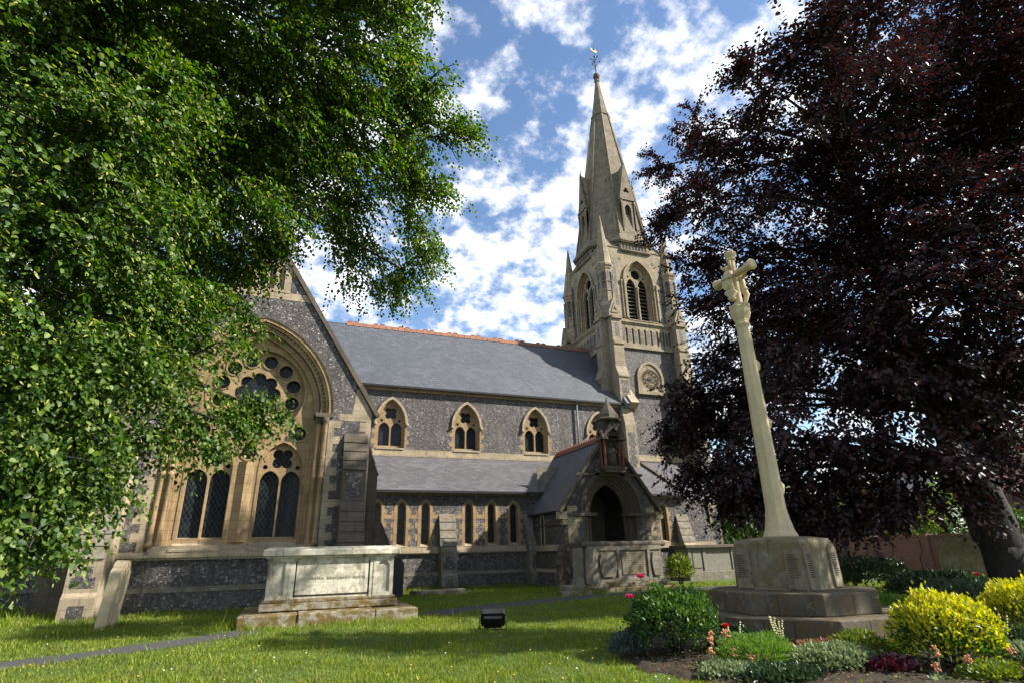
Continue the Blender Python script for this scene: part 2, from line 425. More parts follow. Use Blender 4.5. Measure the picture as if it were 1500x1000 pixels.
def dup_tree(o, off, parent=None):
    c = o.copy(); C.objects.link(c)
    if parent is None: c.location = o.location + Vector(off)
    else: c.parent = parent
    for ch in o.children: dup_tree(ch, off, c)
    return c
# outline helpers (2-D)
def arch(cx, half, zs, rise, n=12, z0=None):
    """pointed arch as an open polyline, left foot to right foot; if z0 is given the jambs run down to z0"""
    R = (half * half + rise * rise) / (2 * half); d = R - half; am = math.acos(max(-1., min(1., d / R)))
    rt_ = [(cx - d + R * math.cos(am * i / n), zs + R * math.sin(am * i / n)) for i in range(n + 1)]
    lf = [(2 * cx - x, z) for x, z in rt_]
    p = lf[:] + rt_[::-1][1:]
    if z0 is not None: p = [(cx - half, z0)] + p + [(cx + half, z0)]
    return p
def arch_off(cx, half, zs, rise, off, n=12, z0=None):
    """the same arch pushed outwards by off (concentric arcs)"""
    R = (half * half + rise * rise) / (2 * half); d = R - half; R2 = R + off
    return arch(cx, half + off, zs, math.sqrt(max(1e-6, R2 * R2 - d * d)), n, z0)
def circ(cx, cz, r, n=20): return [(cx + r * math.cos(2 * PI * i / n), cz + r * math.sin(2 * PI * i / n)) for i in range(n)]
def foil(cx, cz, k, d, r, n=48, rot=PI / 2):
    p = []
    for i in range(n):
        t = 2 * PI * i / n; ph = (t - rot + PI / k) % (2 * PI / k) - PI / k
        q = r * r - (d * math.sin(ph)) ** 2
        p.append((cx + (d * math.cos(ph) + math.sqrt(max(0, q))) * math.cos(t), cz + (d * math.cos(ph) + math.sqrt(max(0, q))) * math.sin(t)))
    return p
def rect(a0, a1, b0, b1): return [(a0, b0), (a1, b0), (a1, b1), (a0, b1)]
def quoins(mb, fr, a, b0, b1, side, c0, c1, h=.34, s=.28, l=.5, mi=0, other=0.):
    """corner stones, long and short in turn, running inwards from a (side = +1 or -1)"""
    z = b0; k = 0
    while z < b1 - .05:
        t = min(z + h * rnd.uniform(.92, 1.08), b1); w = (l if k % 2 else s) * rnd.uniform(.92, 1.08)
        x0, x1 = (a - other, a + w) if side > 0 else (a - w, a + other)
        mb.box(fr, x0, x1, z + .004, t - .004, c0, c1 + rnd.uniform(-.002, .002), mi); z = t; k += 1
# ================================================================== CHURCH
church = empty('church', (10, 30, 0))
tag(church, 'long flint and stone parish church with blue slate roofs and a tall stone spire', 'church')
CH = church
FL, GS, PS, DS, SS = 'flint', 'golden_stone', 'pale_stone', 'dark_stone', 'spire_stone'

# ---------------------------------------------------------------- transept
TY, TX = 22.6, -1.7
T = front(0, TY)
TL, TR = TX - 4.32, TX + 4.32
AP = 7.05 + 4.32 * 1.588
SPR = 6.85
b = MB()
hole = arch_off(TX, 2.8, SPR, 3.65, -.12, 14, 2.0)
b.plate(T, [(TL, 0), (TR, 0), (TR, 7.05), (TX, AP), (TL, 7.05)], [hole[::-1]], -.8, 0)
b.box(rightf(TR, TY), .05, 10.6, 0, 7.0, -.6, -.001)
b.box(leftf(TL, TY), -10.6, -.05, 0, 7.0, -.6, -.001)
b.build('transept_wall', FL, CH)
b = MB()      # plinth: a wider foot
b.box(T, TL - .1, TR + .1, -.4, .62, .001, .1); b.box(rightf(TR, TY), 0, 6.3, -.4, .62, .001, .1); b.box(leftf(TL, TY), -5, 0, -.4, .62, .001, .1)
b.build('plinth', FL, CH)
b = MB()
for z0, z1, c in ((.62, .72, .1), (.72, .78, .05)): b.box(T, TL - c, TR + c, z0, z1, 0, c + .02); b.box(rightf(TR, TY), -.1, 6.2, z0, z1, 0, c + .01); b.box(leftf(TL, TY), -5, .1, z0, z1, 0, c + .01)
b.build('plinth_band', 'grey_stone', CH)
b = MB()
for z0, z1, c in ((1.60, 1.68, .10), (1.68, 1.76, .17), (1.76, 1.86, .08)): b.box(T, TL - c, TR + c, z0, z1, 0, c); b.box(rightf(TR, TY), -.1, 6.2, z0, z1, 0, c - .004); b.box(leftf(TL, TY), -5, .1, z0, z1, 0, c - .004)
b.build('string_course', PS, CH)
b = MB()
for a0, a1 in ((TL + .1, TX - 3.1), (TX + 3.1, TR - .02)): b.box(T, a0, a1, 3.36, 3.6, -.02, .004); b.box(T, a0, a1, 6.6, 6.86, -.02, .004)
b.box(T, TX - 1.72, TX + 1.72, 11.42, 11.72, -.02, .004)
quoins(b, T, TX + 2.72, 1.87, 6.58, 1, -.02, .003, .3, .22, .45); quoins(b, T, TX - 2.72, 1.87, 6.58, -1, -.02, .003, .3, .22, .45)
quoins(b, T, TR, 1.87, 7.0, -1, -.02, .003, .34, .2, .42, 0, .003); quoins(b, T, TL, 1.87, 7.0, 1, -.02, .003, .34, .2, .42, 0, .003)
b.prism(T, [(TR - .75, 6.86), (TR, 6.86), (TR, 7.0), (TR - .55, 7.9), (TR - .62, 7.9)], -.02, .0045)
b.build('dressed_stone', PS, CH)
# belfry slits high in the gable
b = MB()
sl = [arch(TX + d, .1, 12.75, .16, 4, 11.85) for d in (-.36, 0, .36)]
b.plate(T, rect(TX - .72, TX + .72, 11.72, 13.15), [s_[::-1] for s_ in sl], -.02, .02)
b.build('gable_vent', PS, CH)
b = MB(); b.box(T, TX - .5, TX + .5, 11.8, 13.0, -.01, .006); b.build('vent_backing', 'interior', bpy.data.objects['gable_vent'])
# the great window
gw = MB()
for off0, off1, c in ((-.12, .06, .05),): gw.strip(T, arch_off(TX, 2.8, SPR, 3.65, off0, 14), arch_off(TX, 2.8, SPR, 3.65, off1, 14), -.1, c)
gw = gw.build('great_window', GS, CH)
b = MB()
for o1, o0, c, cin in ((-.12, -.24, -.04, -.14), (-.24, -.36, -.14, -.22), (-.36, -.42, -.10, -.3), (-.42, -.56, -.26, -.34), (-.56, -.66, -.30, -.5)):
    b.g += 1; b.strip(T, arch_off(TX, 2.8, SPR, 3.65, o0, 16), arch_off(TX, 2.8, SPR, 3.65, o1, 16), cin - .1, c)
b.build('moulded_arch', GS, gw)
b = MB(); b.strip(T, arch_off(TX, 2.8, SPR, 3.65, -.245, 16), arch_off(TX, 2.8, SPR, 3.65, -.345, 16) and arch_off(TX, 2.8, SPR, 3.65, -.20, 16), -.16, -.10); b.strip(T, arch_off(TX, 2.8, SPR, 3.65, -.47, 16), arch_off(TX, 2.8, SPR, 3.65, -.425, 16), -.3, -.2); b.strip(T, arch_off(TX, 2.8, SPR, 3.65, .02, 16), arch_off(TX, 2.8, SPR, 3.65, .085, 16), -.02, .09); b.g = 0; b.build('shadow_moulding', DS, gw)  # arch orders in dark stone: shadow of the mouldings put into their colour
b = MB()      # carved bosses in the hollow of the arch
pa = arch_off(TX, 2.8, SPR, 3.65, -.30, 26)
for i in range(1, len(pa) - 1):
    b.g = i; p = T(*pa[i], -.13); b.ball(p, .055, 5)
b.build('carved_boss', GS, gw)
b = MB()      # splayed jambs in steps, with nook shafts
for s in (-1, 1):
    b.g = s
    for h0, h1, c in ((2.68, 2.42, -.12), (2.42, 2.26, -.22), (2.26, 2.14, -.34)):
        x0, x1 = sorted((TX + s * h0, TX + s * h1)); b.box(T, x0, x1, 2.0, 6.62, -.7, c)
b.build('jamb', GS, gw)
b = MB()
for s in (-1, 1):
    for h, c in ((2.60, .0), (2.36, -.12)):
        b.g += 1; x, y, z = T(TX + s * h, 0, c); b.lathe(x, y, [(.13, 2.0), (.13, 2.12), (.085, 2.2), (.085, 4.35), (.115, 4.38), (.115, 4.46), (.085, 4.5), (.085, 6.42), (.10, 6.44)], 10)
b.build('nook_shaft', GS, gw)
b = MB()
for s in (-1, 1):
    b.g = s
    for h, c in ((2.60, .0), (2.36, -.12)):
        x, y, z = T(TX + s * h, 0, c); b.lathe(x, y, [(.09, 6.42), (.11, 6.5), (.17, 6.66), (.13, 6.68)], 10)
    x0, x1 = sorted((TX + s * 2.2, TX + s * 2.86)); b.box(T, x0, x1, 6.68, 6.84, -.4, .12)
b.build('capital', DS, gw)
b = MB()
out_ = arch_off(TX, 2.8, SPR, 3.65, -.65, 16, 2.0)
RC = (TX, 7.62)
holes = [circ(RC[0], RC[1], 1.72, 40)[::-1]]
lights = [(TX - 1.21, .74), (TX + 1.19, .74)]
for lx, h in lights: holes.append(arch(lx, h, 4.72, 1.0, 10, 2.25)[::-1])
for hx, hz in ((TX, 5.32), (TX + 1.66, 6.08), (TX - 1.66, 6.08)): holes.append(circ(hx, hz, .27, 18)[::-1])
b.plate(T, out_, holes, -.78, -.45)
tr = b.build('tracery', GS, gw)
b = MB()
for hx, hz in ((TX, 5.32), (TX + 1.66, 6.08), (TX - 1.66, 6.08)):
    b.strip(T, circ(hx, hz, .27, 18) + [circ(hx, hz, .27, 18)[0]], circ(hx, hz, .33, 18) + [circ(hx, hz, .33, 18)[0]], -.5, -.42)
b.strip(T, circ(RC[0], RC[1], 1.72, 40) + [circ(RC[0], RC[1], 1.72, 40)[0]], circ(RC[0], RC[1], 1.8, 40) + [circ(RC[0], RC[1], 1.8, 40)[0]], -.5, -.425)
for lx, h in lights: b.strip(T, arch(lx, h, 4.72, 1.0, 10, 2.3), arch_off(lx, h, 4.72, 1.0, .06, 10, 2.3), -.5, -.425)
b.prism(Fr(T(TX - .01, 0, -.45), (1, 0, 0), (0, -1, 0), (0, 0, 1)), [(-.28, 0), (.28, 0), (0, .17)], 2.15, 4.95)
b.build('moulding', GS, gw)
b = MB()      # rose: a ring of twelve pierced circles round a large eight-lobed eye
hs = [circ(RC[0] + 1.32 * math.cos(2 * PI * (i + .5) / 12), RC[1] + 1.32 * math.sin(2 * PI * (i + .5) / 12), .265, 14)[::-1] for i in range(12)] + [foil(RC[0], RC[1], 8, .58, .25, 64)[::-1]]
b.plate(T, circ(RC[0], RC[1], 1.74, 48), hs, -.78, -.6)
for i in range(12):
    q = circ(RC[0] + 1.32 * math.cos(2 * PI * (i + .5) / 12), RC[1] + 1.32 * math.sin(2 * PI * (i + .5) / 12), .265, 14); q2 = circ(RC[0] + 1.32 * math.cos(2 * PI * (i + .5) / 12), RC[1] + 1.32 * math.sin(2 * PI * (i + .5) / 12), .31, 14)
    b.strip(T, q + [q[0]], q2 + [q2[0]], -.7, -.56)
b.build('rose', GS, gw)
for lx, h in lights:
    b = MB()
    sub = [arch(lx - .37, .335, 4.25, .42, 7, 2.3)[::-1], arch(lx + .37, .335, 4.25, .42, 7, 2.3)[::-1], foil(lx, 5.12, 4, .235, .185, 56, PI / 4)[::-1], circ(lx - .57, 4.8, .085, 10)[::-1], circ(lx + .57, 4.8, .085, 10)[::-1]]
    b.plate(T, arch(lx, h + .02, 4.72, 1.02, 10, 2.2), sub, -.74, -.58)
    b.build('light_tracery', GS, gw)
b = MB(); b.box(T, TX - 2.3, TX + 2.3, 2.0, 10.2, -.86, -.76); b.build('glass', 'leaded_glass', gw)
b = MB()
for lx, h in lights: b.g += 1; b.prism(Fr(T(0, 0, 0), (0, -1, 0), (0, 0, 1), (1, 0, 0)), [(-.75, 2.32), (-.42, 2.12), (.1, 1.92), (.1, 1.86), (-.75, 1.86)], lx - .78, lx + .78)
b.box(T, TX - 2.6, TX + 2.6, 1.86, 2.05, -.7, .03)
b.build('sill', PS, gw)
for hx, hz in ((TX, 5.32), (TX + 1.66, 6.08), (TX - 1.66, 6.08)):
    b = MB(); p = T(hx, hz, -.5)
    b.ball(p, .13, 8, 0, (.85, .8, 1.1)); b.ball((p.x, p.y + .03, p.z + .06), .15, 8, 0, (1, .9, .85)); b.ball((p.x, p.y - .1, p.z - .01), .035, 6); b.ball((p.x - .12, p.y, p.z - .03), .06, 6); b.ball((p.x + .12, p.y, p.z - .03), .06, 6)
    b.box(T, hx - .26, hx + .26, hz - .26, hz + .26, -.76, -.66)
    b.build('carved_head', [DS], gw)
# copings
def coping(name, fr, xa, za, xb, zb, th, c0, c1, mat):
    d = Vector((xb - xa, zb - za)).normalized(); n = Vector((-d.y, d.x)) * th
    if n.y < 0: n = -n
    b = MB(); poly = [(xa, za), (xb, zb), (xb + n.x, zb + n.y), (xa + n.x, za + n.y)]
    ar = sum(poly[i][0] * poly[(i + 1) % 4][1] - poly[(i + 1) % 4][0] * poly[i][1] for i in range(4))
    if ar < 0: poly = poly[::-1]
    b.prism(fr, poly, c0, c1); return b.build(name, mat, CH)
for s in (-1, 1): coping('gable_coping', T, TX + s * 4.5, 6.8, TX, AP + .02, .17, -.35, .1, DS)
b = MB(); b.lathe(TX, TY + .1, [(.2, AP + .1), (.2, AP + .35), (.1, AP + .4), (.08, AP + .9)], 8); b.box(front(TX, TY + .1), -.35, .35, AP + .9, AP + 1.1, -.08, .08); b.box(front(TX, TY + .1), -.1, .1, AP + .6, AP + 1.45, -.075, .075); b.build('gable_cross', DS, CH)
def roof(name, pts, th, mat, parent=CH):
    """pts: quad eave-left, eave-right, ridge-right, ridge-left; slab th thick underneath"""
    P_ = [Vector(p) for p in pts]; n = (P_[1] - P_[0]).cross(P_[3] - P_[0]).normalized() * th
    b = MB(); b.add(P_ + [p - n for p in P_], [(0, 1, 2, 3), (7, 6, 5, 4), (0, 4, 5, 1), (1, 5, 6, 2), (2, 6, 7, 3), (3, 7, 4, 0)]); return b.build(name, mat, parent)
rz = AP - .06
roof('transept_roof', [(TR + .12, TY + .05, 6.86), (TR + .12, 36.9, 6.86), (TX, 36.9, rz), (TX, TY + .05, rz)], .1, 'blue_slate')
roof('transept_roof', [(TL - .12, 36.9, 6.86), (TL - .12, TY + .05, 6.86), (TX, TY + .05, rz), (TX, 36.9, rz)], .1, 'blue_slate')
# buttresses
def buttress(name, fr, a0, a1, prof, mats=(PS, FL), joints=True):
    """prof: (c, z) from the foot outwards and up to the wall; extruded from a0 to a1"""
    b = MB(); F2 = Fr(fr(0, 0, 0), fr.n, fr.v, fr.u)
    poly = prof[:]
    ar = sum(poly[i][0] * poly[(i + 1) % len(poly)][1] - poly[(i + 1) % len(poly)][0] * poly[i][1] for i in range(len(poly)))
    if ar < 0: poly = poly[::-1]
    b.prism(F2, poly, a0, a1)
    o = b.build(name, mats[0], CH)
    # weathering slabs on each slope, and flint panels in the upright faces
    s = MB(); f = MB(); nf = 0
    for (c0, z0), (c1, z1) in zip(prof, prof[1:]):
        if c1 < c0 - .2 and z1 > z0 + .3:
            s.g += 1
            n = max(2, int((z1 - z0) / .33))
            for k in range(n):
                t0, t1 = k / n, (k + 1) / n
                ca, za, cb2, zb = c0 + (c1 - c0) * t0, z0 + (z1 - z0) * t0, c0 + (c1 - c0) * t1, z0 + (z1 - z0) * t1
                s.add([fr(a0 - .02, za, ca + .05), fr(a1 + .02, za, ca + .05), fr(a1 + .02, zb, cb2 + .012), fr(a0 - .02, zb, cb2 + .012), fr(a0 - .02, za, ca - .05), fr(a1 + .02, za, ca - .05), fr(a1 + .02, zb, cb2 - .05), fr(a0 - .02, zb, cb2 - .05)],
                      [(0, 1, 2, 3), (4, 5, 1, 0), (5, 6, 2, 1), (7, 4, 0, 3), (3, 2, 6, 7)])
        elif abs(c1 - c0) < .03 and z1 - z0 > .5:
            f.g += 1
            h = .3; z = z0 + .12; k = 0
            while z + h < z1 - .1:
                ww = (a1 - a0) * (.24 if k % 2 else .36)
                m_ = (a0 + a1) / 2; f.box(fr, m_ - ww, m_ + ww, z, z + h + .002, c0 - .02, c0 + .004); z += h; k += 1; nf += 1
    if s.v: s.build('weathering', 'grey_stone' if mats[0] != DS else DS, o)
    if nf: f.build('flint_panel', FL, o)
    return o
TB = [(0, 0 - .3), (1.5, -.3), (1.5, .62), (1.4, .76), (1.4, 1.7), (.5, 3.5), (.5, 4.65), (0, 6.1)]
buttress('buttress', front(0, TY), 1.66, 2.5, TB, (DS, FL)); buttress('buttress', front(0, TY), -5.95, -5.1, TB, (PS, FL))
SB = [(0, -.3), (1.3, -.3), (1.3, .62), (1.2, .76), (1.2, 1.7), (.45, 3.3), (.45, 4.6), (0, 5.9)]
buttress('buttress', rightf(TR, 0), 23.1, 23.95, SB, (DS, FL)); buttress('buttress', leftf(TL, 0), -23.95, -23.1, SB, (DS, FL))
# vestry beyond the transept
b = MB(); b.box(front(0, 26.5), -19, TL, -.3, 4.9, -.6, 0); b.build('vestry_wall', FL, CH)
b = MB(); b.box(front(0, 26.5), -19, TL, .62, .76, .0, .1); b.box(front(0, 26.5), -19, TL, 1.6, 1.8, 0, .12); b.build('string_course', 'grey_stone', CH)
roof('vestry_roof', [(-19, 26.2, 4.8), (TL, 26.2, 4.8), (TL, 33, 9.5), (-19, 33, 9.5)], .12, 'blue_slate')

# ---------------------------------------------------------------- nave and clerestory
NY = 33.1; NX0, NX1 = TR - .2, 21.9
Nf = front(0, NY)
cx = [5.0 + 4.66 * k for k in range(4)]
def cl_out(x, off, z0=None): return arch_off(x, .86, 8.95, 1.45, off, 10, z0)
b = MB()
b.plate(Nf, [(NX0, 6.3), (NX1, 6.3), (NX1, 11.1), (NX0, 11.1)], [cl_out(x, 0, 7.5)[::-1] for x in cx], -.6, 0)
b.build('nave_wall', FL, CH)
b = MB(); b.box(Nf, NX0, NX1, 6.98, 7.12, 0, .12); b.box(Nf, NX0, NX1, 7.12, 7.4, -.02, .03); b.build('string_course', PS, CH)
b = MB()
for z0, z1, c in ((10.9, 11.02, .1), (11.02, 11.12, .18)): b.box(Nf, NX0, NX1, z0, z1, 0, c)
b.build('eaves_cornice', GS, CH)
b = MB(); b.box(Nf, NX0, NX1 - .6, 11.06, 11.18, .182, .34); b.build('gutter', 'black_iron', CH)
def clerestory(x):
    b = MB(); b.strip(Nf, cl_out(x, -.02), cl_out(x, .12), -.05, .11); w_ = None
    for s in (-1, 1): p = Nf(x + s * .93, 8.86, .08); b.ball(p, .11, 6)
    w_ = b.build('clerestory_window', PS, CH)
    b = MB()
    for o1, o0, c in ((0, -.07, -.05), (-.07, -.13, -.12)): b.strip(Nf, cl_out(x, o0, 7.5), cl_out(x, o1, 7.5), -.5, c)
    quoins(b, Nf, x + .84, 7.42, 8.85, 1, -.02, .004, .27, .1, .26); quoins(b, Nf, x - .84, 7.42, 8.85, -1, -.02, .004, .27, .1, .26)
    b.build('jamb', GS, w_)
    b = MB(); o = cl_out(x, -.12, 7.45)
    hs = [arch(x - .365, .32, 8.6, .40, 7, 7.62)[::-1], arch(x + .365, .32, 8.6, .40, 7, 7.62)[::-1], foil(x, 9.56, 4, .215, .18, 56, PI / 4)[::-1], circ(x - .53, 9.13, .085, 10)[::-1], circ(x + .53, 9.13, .085, 10)[::-1]]
    b.plate(Nf, o, hs, -.40, -.22); b.build('tracery', GS, w_)
    b = MB(); b.box(Nf, x - .8, x + .8, 7.5, 10.3, -.5, -.41); b.build('glass', 'leaded_glass', w_)
    b = MB(); b.prism(Fr(Nf(0, 0, 0), (0, -1, 0), (0, 0, 1), (1, 0, 0)), [(-.4, 7.62), (.08, 7.44), (.08, 7.38), (-.4, 7.38)], x - .82, x + .82); b.build('sill', PS, w_)
    return w_
cw = clerestory(cx[0])
for x in cx[1:]: dup_tree(cw, (x - cx[0], 0, 0))
RZ, RY = 16.5, 37.04
roof('nave_roof', [(TX + 4, NY - .3, 11.12), (21.02, NY - .3, 11.12), (21.02, RY, RZ), (TX + 1.5, RY, RZ)], .1, 'blue_slate')
roof('nave_roof', [(21.02, 2 * RY - NY + .3, 11.12), (TX, 2 * RY - NY + .3, 11.12), (TX, RY, RZ), (21.02, RY, RZ)], .1, 'blue_slate')
b = MB(); x = 2.2; k = 0
while x < 20.9:
    fr = front(x, RY); b.prism(rightf(x, RY), [(-.2, RZ - .2), (.2, RZ - .2), (.07, RZ + .1), (-.07, RZ + .1)], .01, .43)
    if k % 4 in (0, 1):
        b.prism(fr, [(.05, RZ + .08), (.39, RZ + .08), (.39, RZ + .16), (.34, RZ + .21), (.1, RZ + .21), (.05, RZ + .16)], -.045, .045)
    x += .44; k += 1
b.build('ridge_tiles', 'terracotta', CH)
b = MB(); n0 = Vector((0, -1.365, 1)).normalized()
def sl_pt(x, y, h): return Vector((x, y, 11.12 + (y - NY + .3) * (RZ - 11.12) / (RY - NY + .3))) + Vector((0, -.81, .59)) * h
for (x0, x1, h0, h1, nm, mt) in ((21.3, 21.95, -.6, .42, 'gable_coping', PS), (21.0, 21.32, -.6, .3, 'parapet', 'lead')):
    b = MB(); q = [sl_pt(x_, y_, h_) for h_ in (h0, h1) for x_, y_ in ((x0, NY - .45), (x1, NY - .45), (x1, RY - .2), (x0, RY - .2))]
    b.add(q, [(3, 2, 1, 0), (4, 5, 6, 7), (0, 1, 5, 4), (1, 2, 6, 5), (2, 3, 7, 6), (3, 0, 4, 7)]); b.build(nm, mt, CH)
b = MB(); b.box(Nf, 21.4, 21.92, 10.72, 11.1, .0, .34); b.box(Nf, 21.45, 21.87, 10.42, 10.72, .0, .22); b.ball(Nf(21.66, 10.3, .1), .17, 7); b.build('kneeler', DS, CH)
b = MB(); b.tube([Nf(17.35, 11.1, .14), Nf(17.35, 6.9, .14)], .055, 8); b.tube([Nf(17.35, 11.0, .14), Nf(17.35, 11.2, .14)], .1, 8); b.build('downpipe', 'lead', CH)
# ---------------------------------------------------------------- aisle
AY = 28.96; AX0, AX1 = 3.3, 24.0
Af = front(0, AY)
lan = [3.92, 5.13, 6.33, 8.6, 9.83, 11.08]
lan2 = [20.5]
def lo(x, off=0, z0=1.98): return arch_off(x, .24, 3.72, .36, off, 6, z0)
b = MB()
b.plate(Af, [(AX0, -.3), (22.3, -.3), (22.3, 4.5), (AX0, 4.5)], [lo(x, .06)[::-1] for x in lan + lan2], -.5, 0)
b.box(leftf(AX0, AY), -4, -.05, -.3, 4.6, -.4, -.001)
b.box(Af, 22.3, AX1, -.3, 1.7, -.5, 0)
b.prism(Af, [(22.3, 1.7), (AX1, 1.7), (23.4, 4.3), (22.3, 4.3)], -.5, 0)
b.build('aisle_wall', FL, CH)
b = MB(); b.box(Af, AX0 - .1, AX1 + .1, -.3, .62, .001, .1); b.build('plinth', FL, CH)
b = MB()
for z0, z1, c in ((.62, .7, .12), (.7, .78, .06)): b.box(Af, AX0 - .1, AX1, z0, z1, 0, c)
b.build('plinth_band', 'grey_stone', CH)
b = MB()
for z0, z1, c in ((1.6, 1.66, .08), (1.66, 1.78, .16), (1.78, 1.96, .05)): b.box(Af, AX0 - .05, AX1, z0, z1, 0, c)
b.build('string_course', PS, CH)
b = MB()
for i, (x0, x1) in enumerate(((lan[0], lan[1]), (lan[1], lan[2]), (lan[2], 7.0), (7.9, lan[3]), (lan[3], lan[4]), (lan[4], lan[5]), (lan[5], 12.0))):
    a0 = x0 + (.34 if x0 in lan else 0); a1 = x1 - (.34 if x1 in lan else 0)
    b.box(Af, a0, a1, 3.28, 3.46, -.02, .003)
for x in lan + lan2:
    quoins(b, Af, x + .33, 1.97, 3.7, 1, -.02, .004, .28, .03, .16); quoins(b, Af, x - .33, 1.97, 3.7, -1, -.02, .004, .28, .03, .16)
b.build('dressed_stone', GS, CH)
def lancet(x):
    b = MB(); b.strip(Af, lo(x, -.01, 1.95), lo(x, .13, 1.95), -.04, .012); b.strip(Af, lo(x, -.06, 1.95), lo(x, -.005, 1.95), -.4, -.07)
    o = b.build('lancet_window', GS, CH)
    b = MB(); b.box(Af, x - .27, x + .27, 1.95, 4.1, -.3, -.2); b.build('glass', 'leaded_glass', o)
    b = MB(); b.prism(Fr(Af(0, 0, 0), (0, -1, 0), (0, 0, 1), (1, 0, 0)), [(-.25, 2.12), (.06, 1.96), (.06, 1.94), (-.25, 1.94)], x - .25, x + .25); b.build('sill', PS, o)
    return o
lw = lancet(lan[0])
for x in lan[1:] + lan2: dup_tree(lw, (x - lan[0], 0, 0))
AB = [(0, -.3), (.75, -.3), (.75, .6), (.62, .75), (.62, 1.7), (.45, 1.95), (0, 3.5)]
for x in (7.45, 12.1, 21.75): buttress('buttress', Af, x - .4, x + .4, AB, ('grey_stone' if x < 20 else PS, FL))
b = MB(); b.box(Af, AX0 + .4, 12.1, 4.42, 4.52, 0, .1); b.g = 1; b.box(Af, 17, 22.2, 4.42, 4.52, 0, .1); b.build('eaves_cornice', GS, CH)
roof('aisle_roof', [(AX0 - .05, AY - .28, 4.62), (22.05, AY - .28, 4.62), (22.05, NY, 7.02), (AX0 - .05, NY, 7.02)], .09, 'grey_slate')
b = MB(); b.box(Af, AX0, 22.1, 4.5, 4.62, .24, .38); b.build('gutter', 'black_iron', CH)
b = MB(); q = [Vector((x_, y_, z_)) for h in (0, .22) for x_, y_, z_ in ((22.0, AY - .32, 4.5 + h), (22.3, AY - .32, 4.5 + h), (22.3, NY, 6.98 + h), (22.0, NY, 6.98 + h))]
b.add(q, [(3, 2, 1, 0), (4, 5, 6, 7), (0, 1, 5, 4), (1, 2, 6, 5), (2, 3, 7, 6), (3, 0, 4, 7)]); b.build('gable_coping', DS, CH)
b = MB(); q = [Vector((x_, y_, z_)) for h in (0, .14) for x_, y_, z_ in ((AX0 - .12, AY - .3, 4.5 + h), (AX0 + .0, AY - .3, 4.5 + h), (AX0 + .0, NY, 6.92 + h), (AX0 - .12, NY, 6.92 + h))]
b.add(q, [(3, 2, 1, 0), (4, 5, 6, 7), (0, 1, 5, 4), (1, 2, 6, 5), (2, 3, 7, 6), (3, 0, 4, 7)]); b.build('verge', 'white_paint', CH)
# ---------------------------------------------------------------- porch
PX, PY = 14.5, 24.6
Pf = front(0, PY); PL, PR = PX - 2.4, PX + 2.4
PA = 3.6 + 2.4 * 1.4
def po(off, z0=None): return arch_off(PX, .95, 3.3, 1.35, off, 12, z0)
b = MB()
b.plate(Pf, [(PL, -.3), (PR, -.3), (PR, 3.6), (PX, PA), (PL, 3.6)], [po(.62, -.3)[::-1]], -.5, 0)
b.box(leftf(PL, PY), -4.4, -.05, -.3, 3.6, -.4, -.001)
b.box(rightf(PR, PY), .05, 4.4, -.3, 3.6, -.4, -.001)
b.build('porch_wall', FL, CH)
ar_ = MB()
for o0, o1, c in ((.62, .78, .08), (.5, .64, -.02), (.38, .5, -.12), (.26, .38, -.2), (.12, .26, -.32), (0, .12, -.42)): ar_.strip(Pf, po(o0), po(o1), -.6, c)
ar_ = ar_.build('porch_arch', DS, CH)
b = MB()
for s in (-1, 1):
    b.g = s
    for h0, h1, c in ((.95, 1.07, -.42), (1.07, 1.21, -.32), (1.21, 1.33, -.2), (1.33, 1.45, -.12), (1.45, 1.6, -.02)):
        x0, x1 = sorted((PX + s * h0, PX + s * h1)); b.box(Pf, x0, x1, -.1, 3.12, -.6, c)
    for h, c in ((1.14, -.26), (1.38, -.06)):
        x, y, z = Pf(PX + s * h, 0, c); b.lathe(x, y, [(.09, .4), (.06, .5), (.06, 2.95), (.1, 3.12)], 8)
b.build('jamb', DS, ar_)
b = MB()
for s in (-1, 1):
    x0, x1 = sorted((PX + s * .85, PX + s * 2.41)); b.g = s; b.box(Pf, x0, x1, 3.14, 3.28, -.6, .1)
b.g = 5; b.box(leftf(PL, PY), -4.2, 0, 3.0 - .2, 2.9, 0, .07)
b.build('string_course', DS, CH)
b = MB(); b.box(Pf, PL + .55, PR - .55, 5.02, 5.14, 0, .08); b.build('string_course', DS, CH)
b = MB()
quoins(b, Pf, PL, 1.9, 3.6, 1, -.02, .004, .3, .28, .5, 0, .004); quoins(b, Pf, PR, .5, 3.6, -1, -.02, .004, .3, .28, .5, 0, .004)
for k in range(5): b.box(Pf, PL - .003, PL + .75 - .13 * k, 3.1 - .24 * (k + 1), 3.1 - .24 * k - .005, -.02, .0035)
quoins(b, leftf(PL, PY), 0, .75, 3.6, -1, -.02, .004, .3, .24, .42)
b.build('dressed_stone', PS, CH)
b = MB(); b.box(leftf(PL, PY), -4.4, 0, 1.62, 1.9, 0, .09); b.box(leftf(PL, PY), -4.4, .02, .64, .8, 0, .1); b.build('plinth_band', PS, CH)
b = MB(); b.box(leftf(PL, PY), -4.4, 0, -.3, .64, .001, .08); b.build('plinth', FL, CH)
buttress('buttress', leftf(PL, PY), -.55, -.02, [(0, -.3), (.55, -.3), (.55, .6), (.45, .75), (.45, 1.0), (.08, 2.35), (0, 2.4)], (DS, FL))
b = MB(); pw = leftf(PL, PY)
lp = arch(-2.9, .14, 3.05, .3, 6, 1.95); lq = arch(-2.9, .27, 3.05, .46, 6, 1.9)
b.strip(pw, lp, lq, -.02, .03); o_ = b.build('porch_window', PS, CH)
b = MB(); b.plate(pw, arch(-2.9, .15, 3.05, .31, 6, 1.95), [], -.02, .01); b.build('glass', 'leaded_glass', o_)
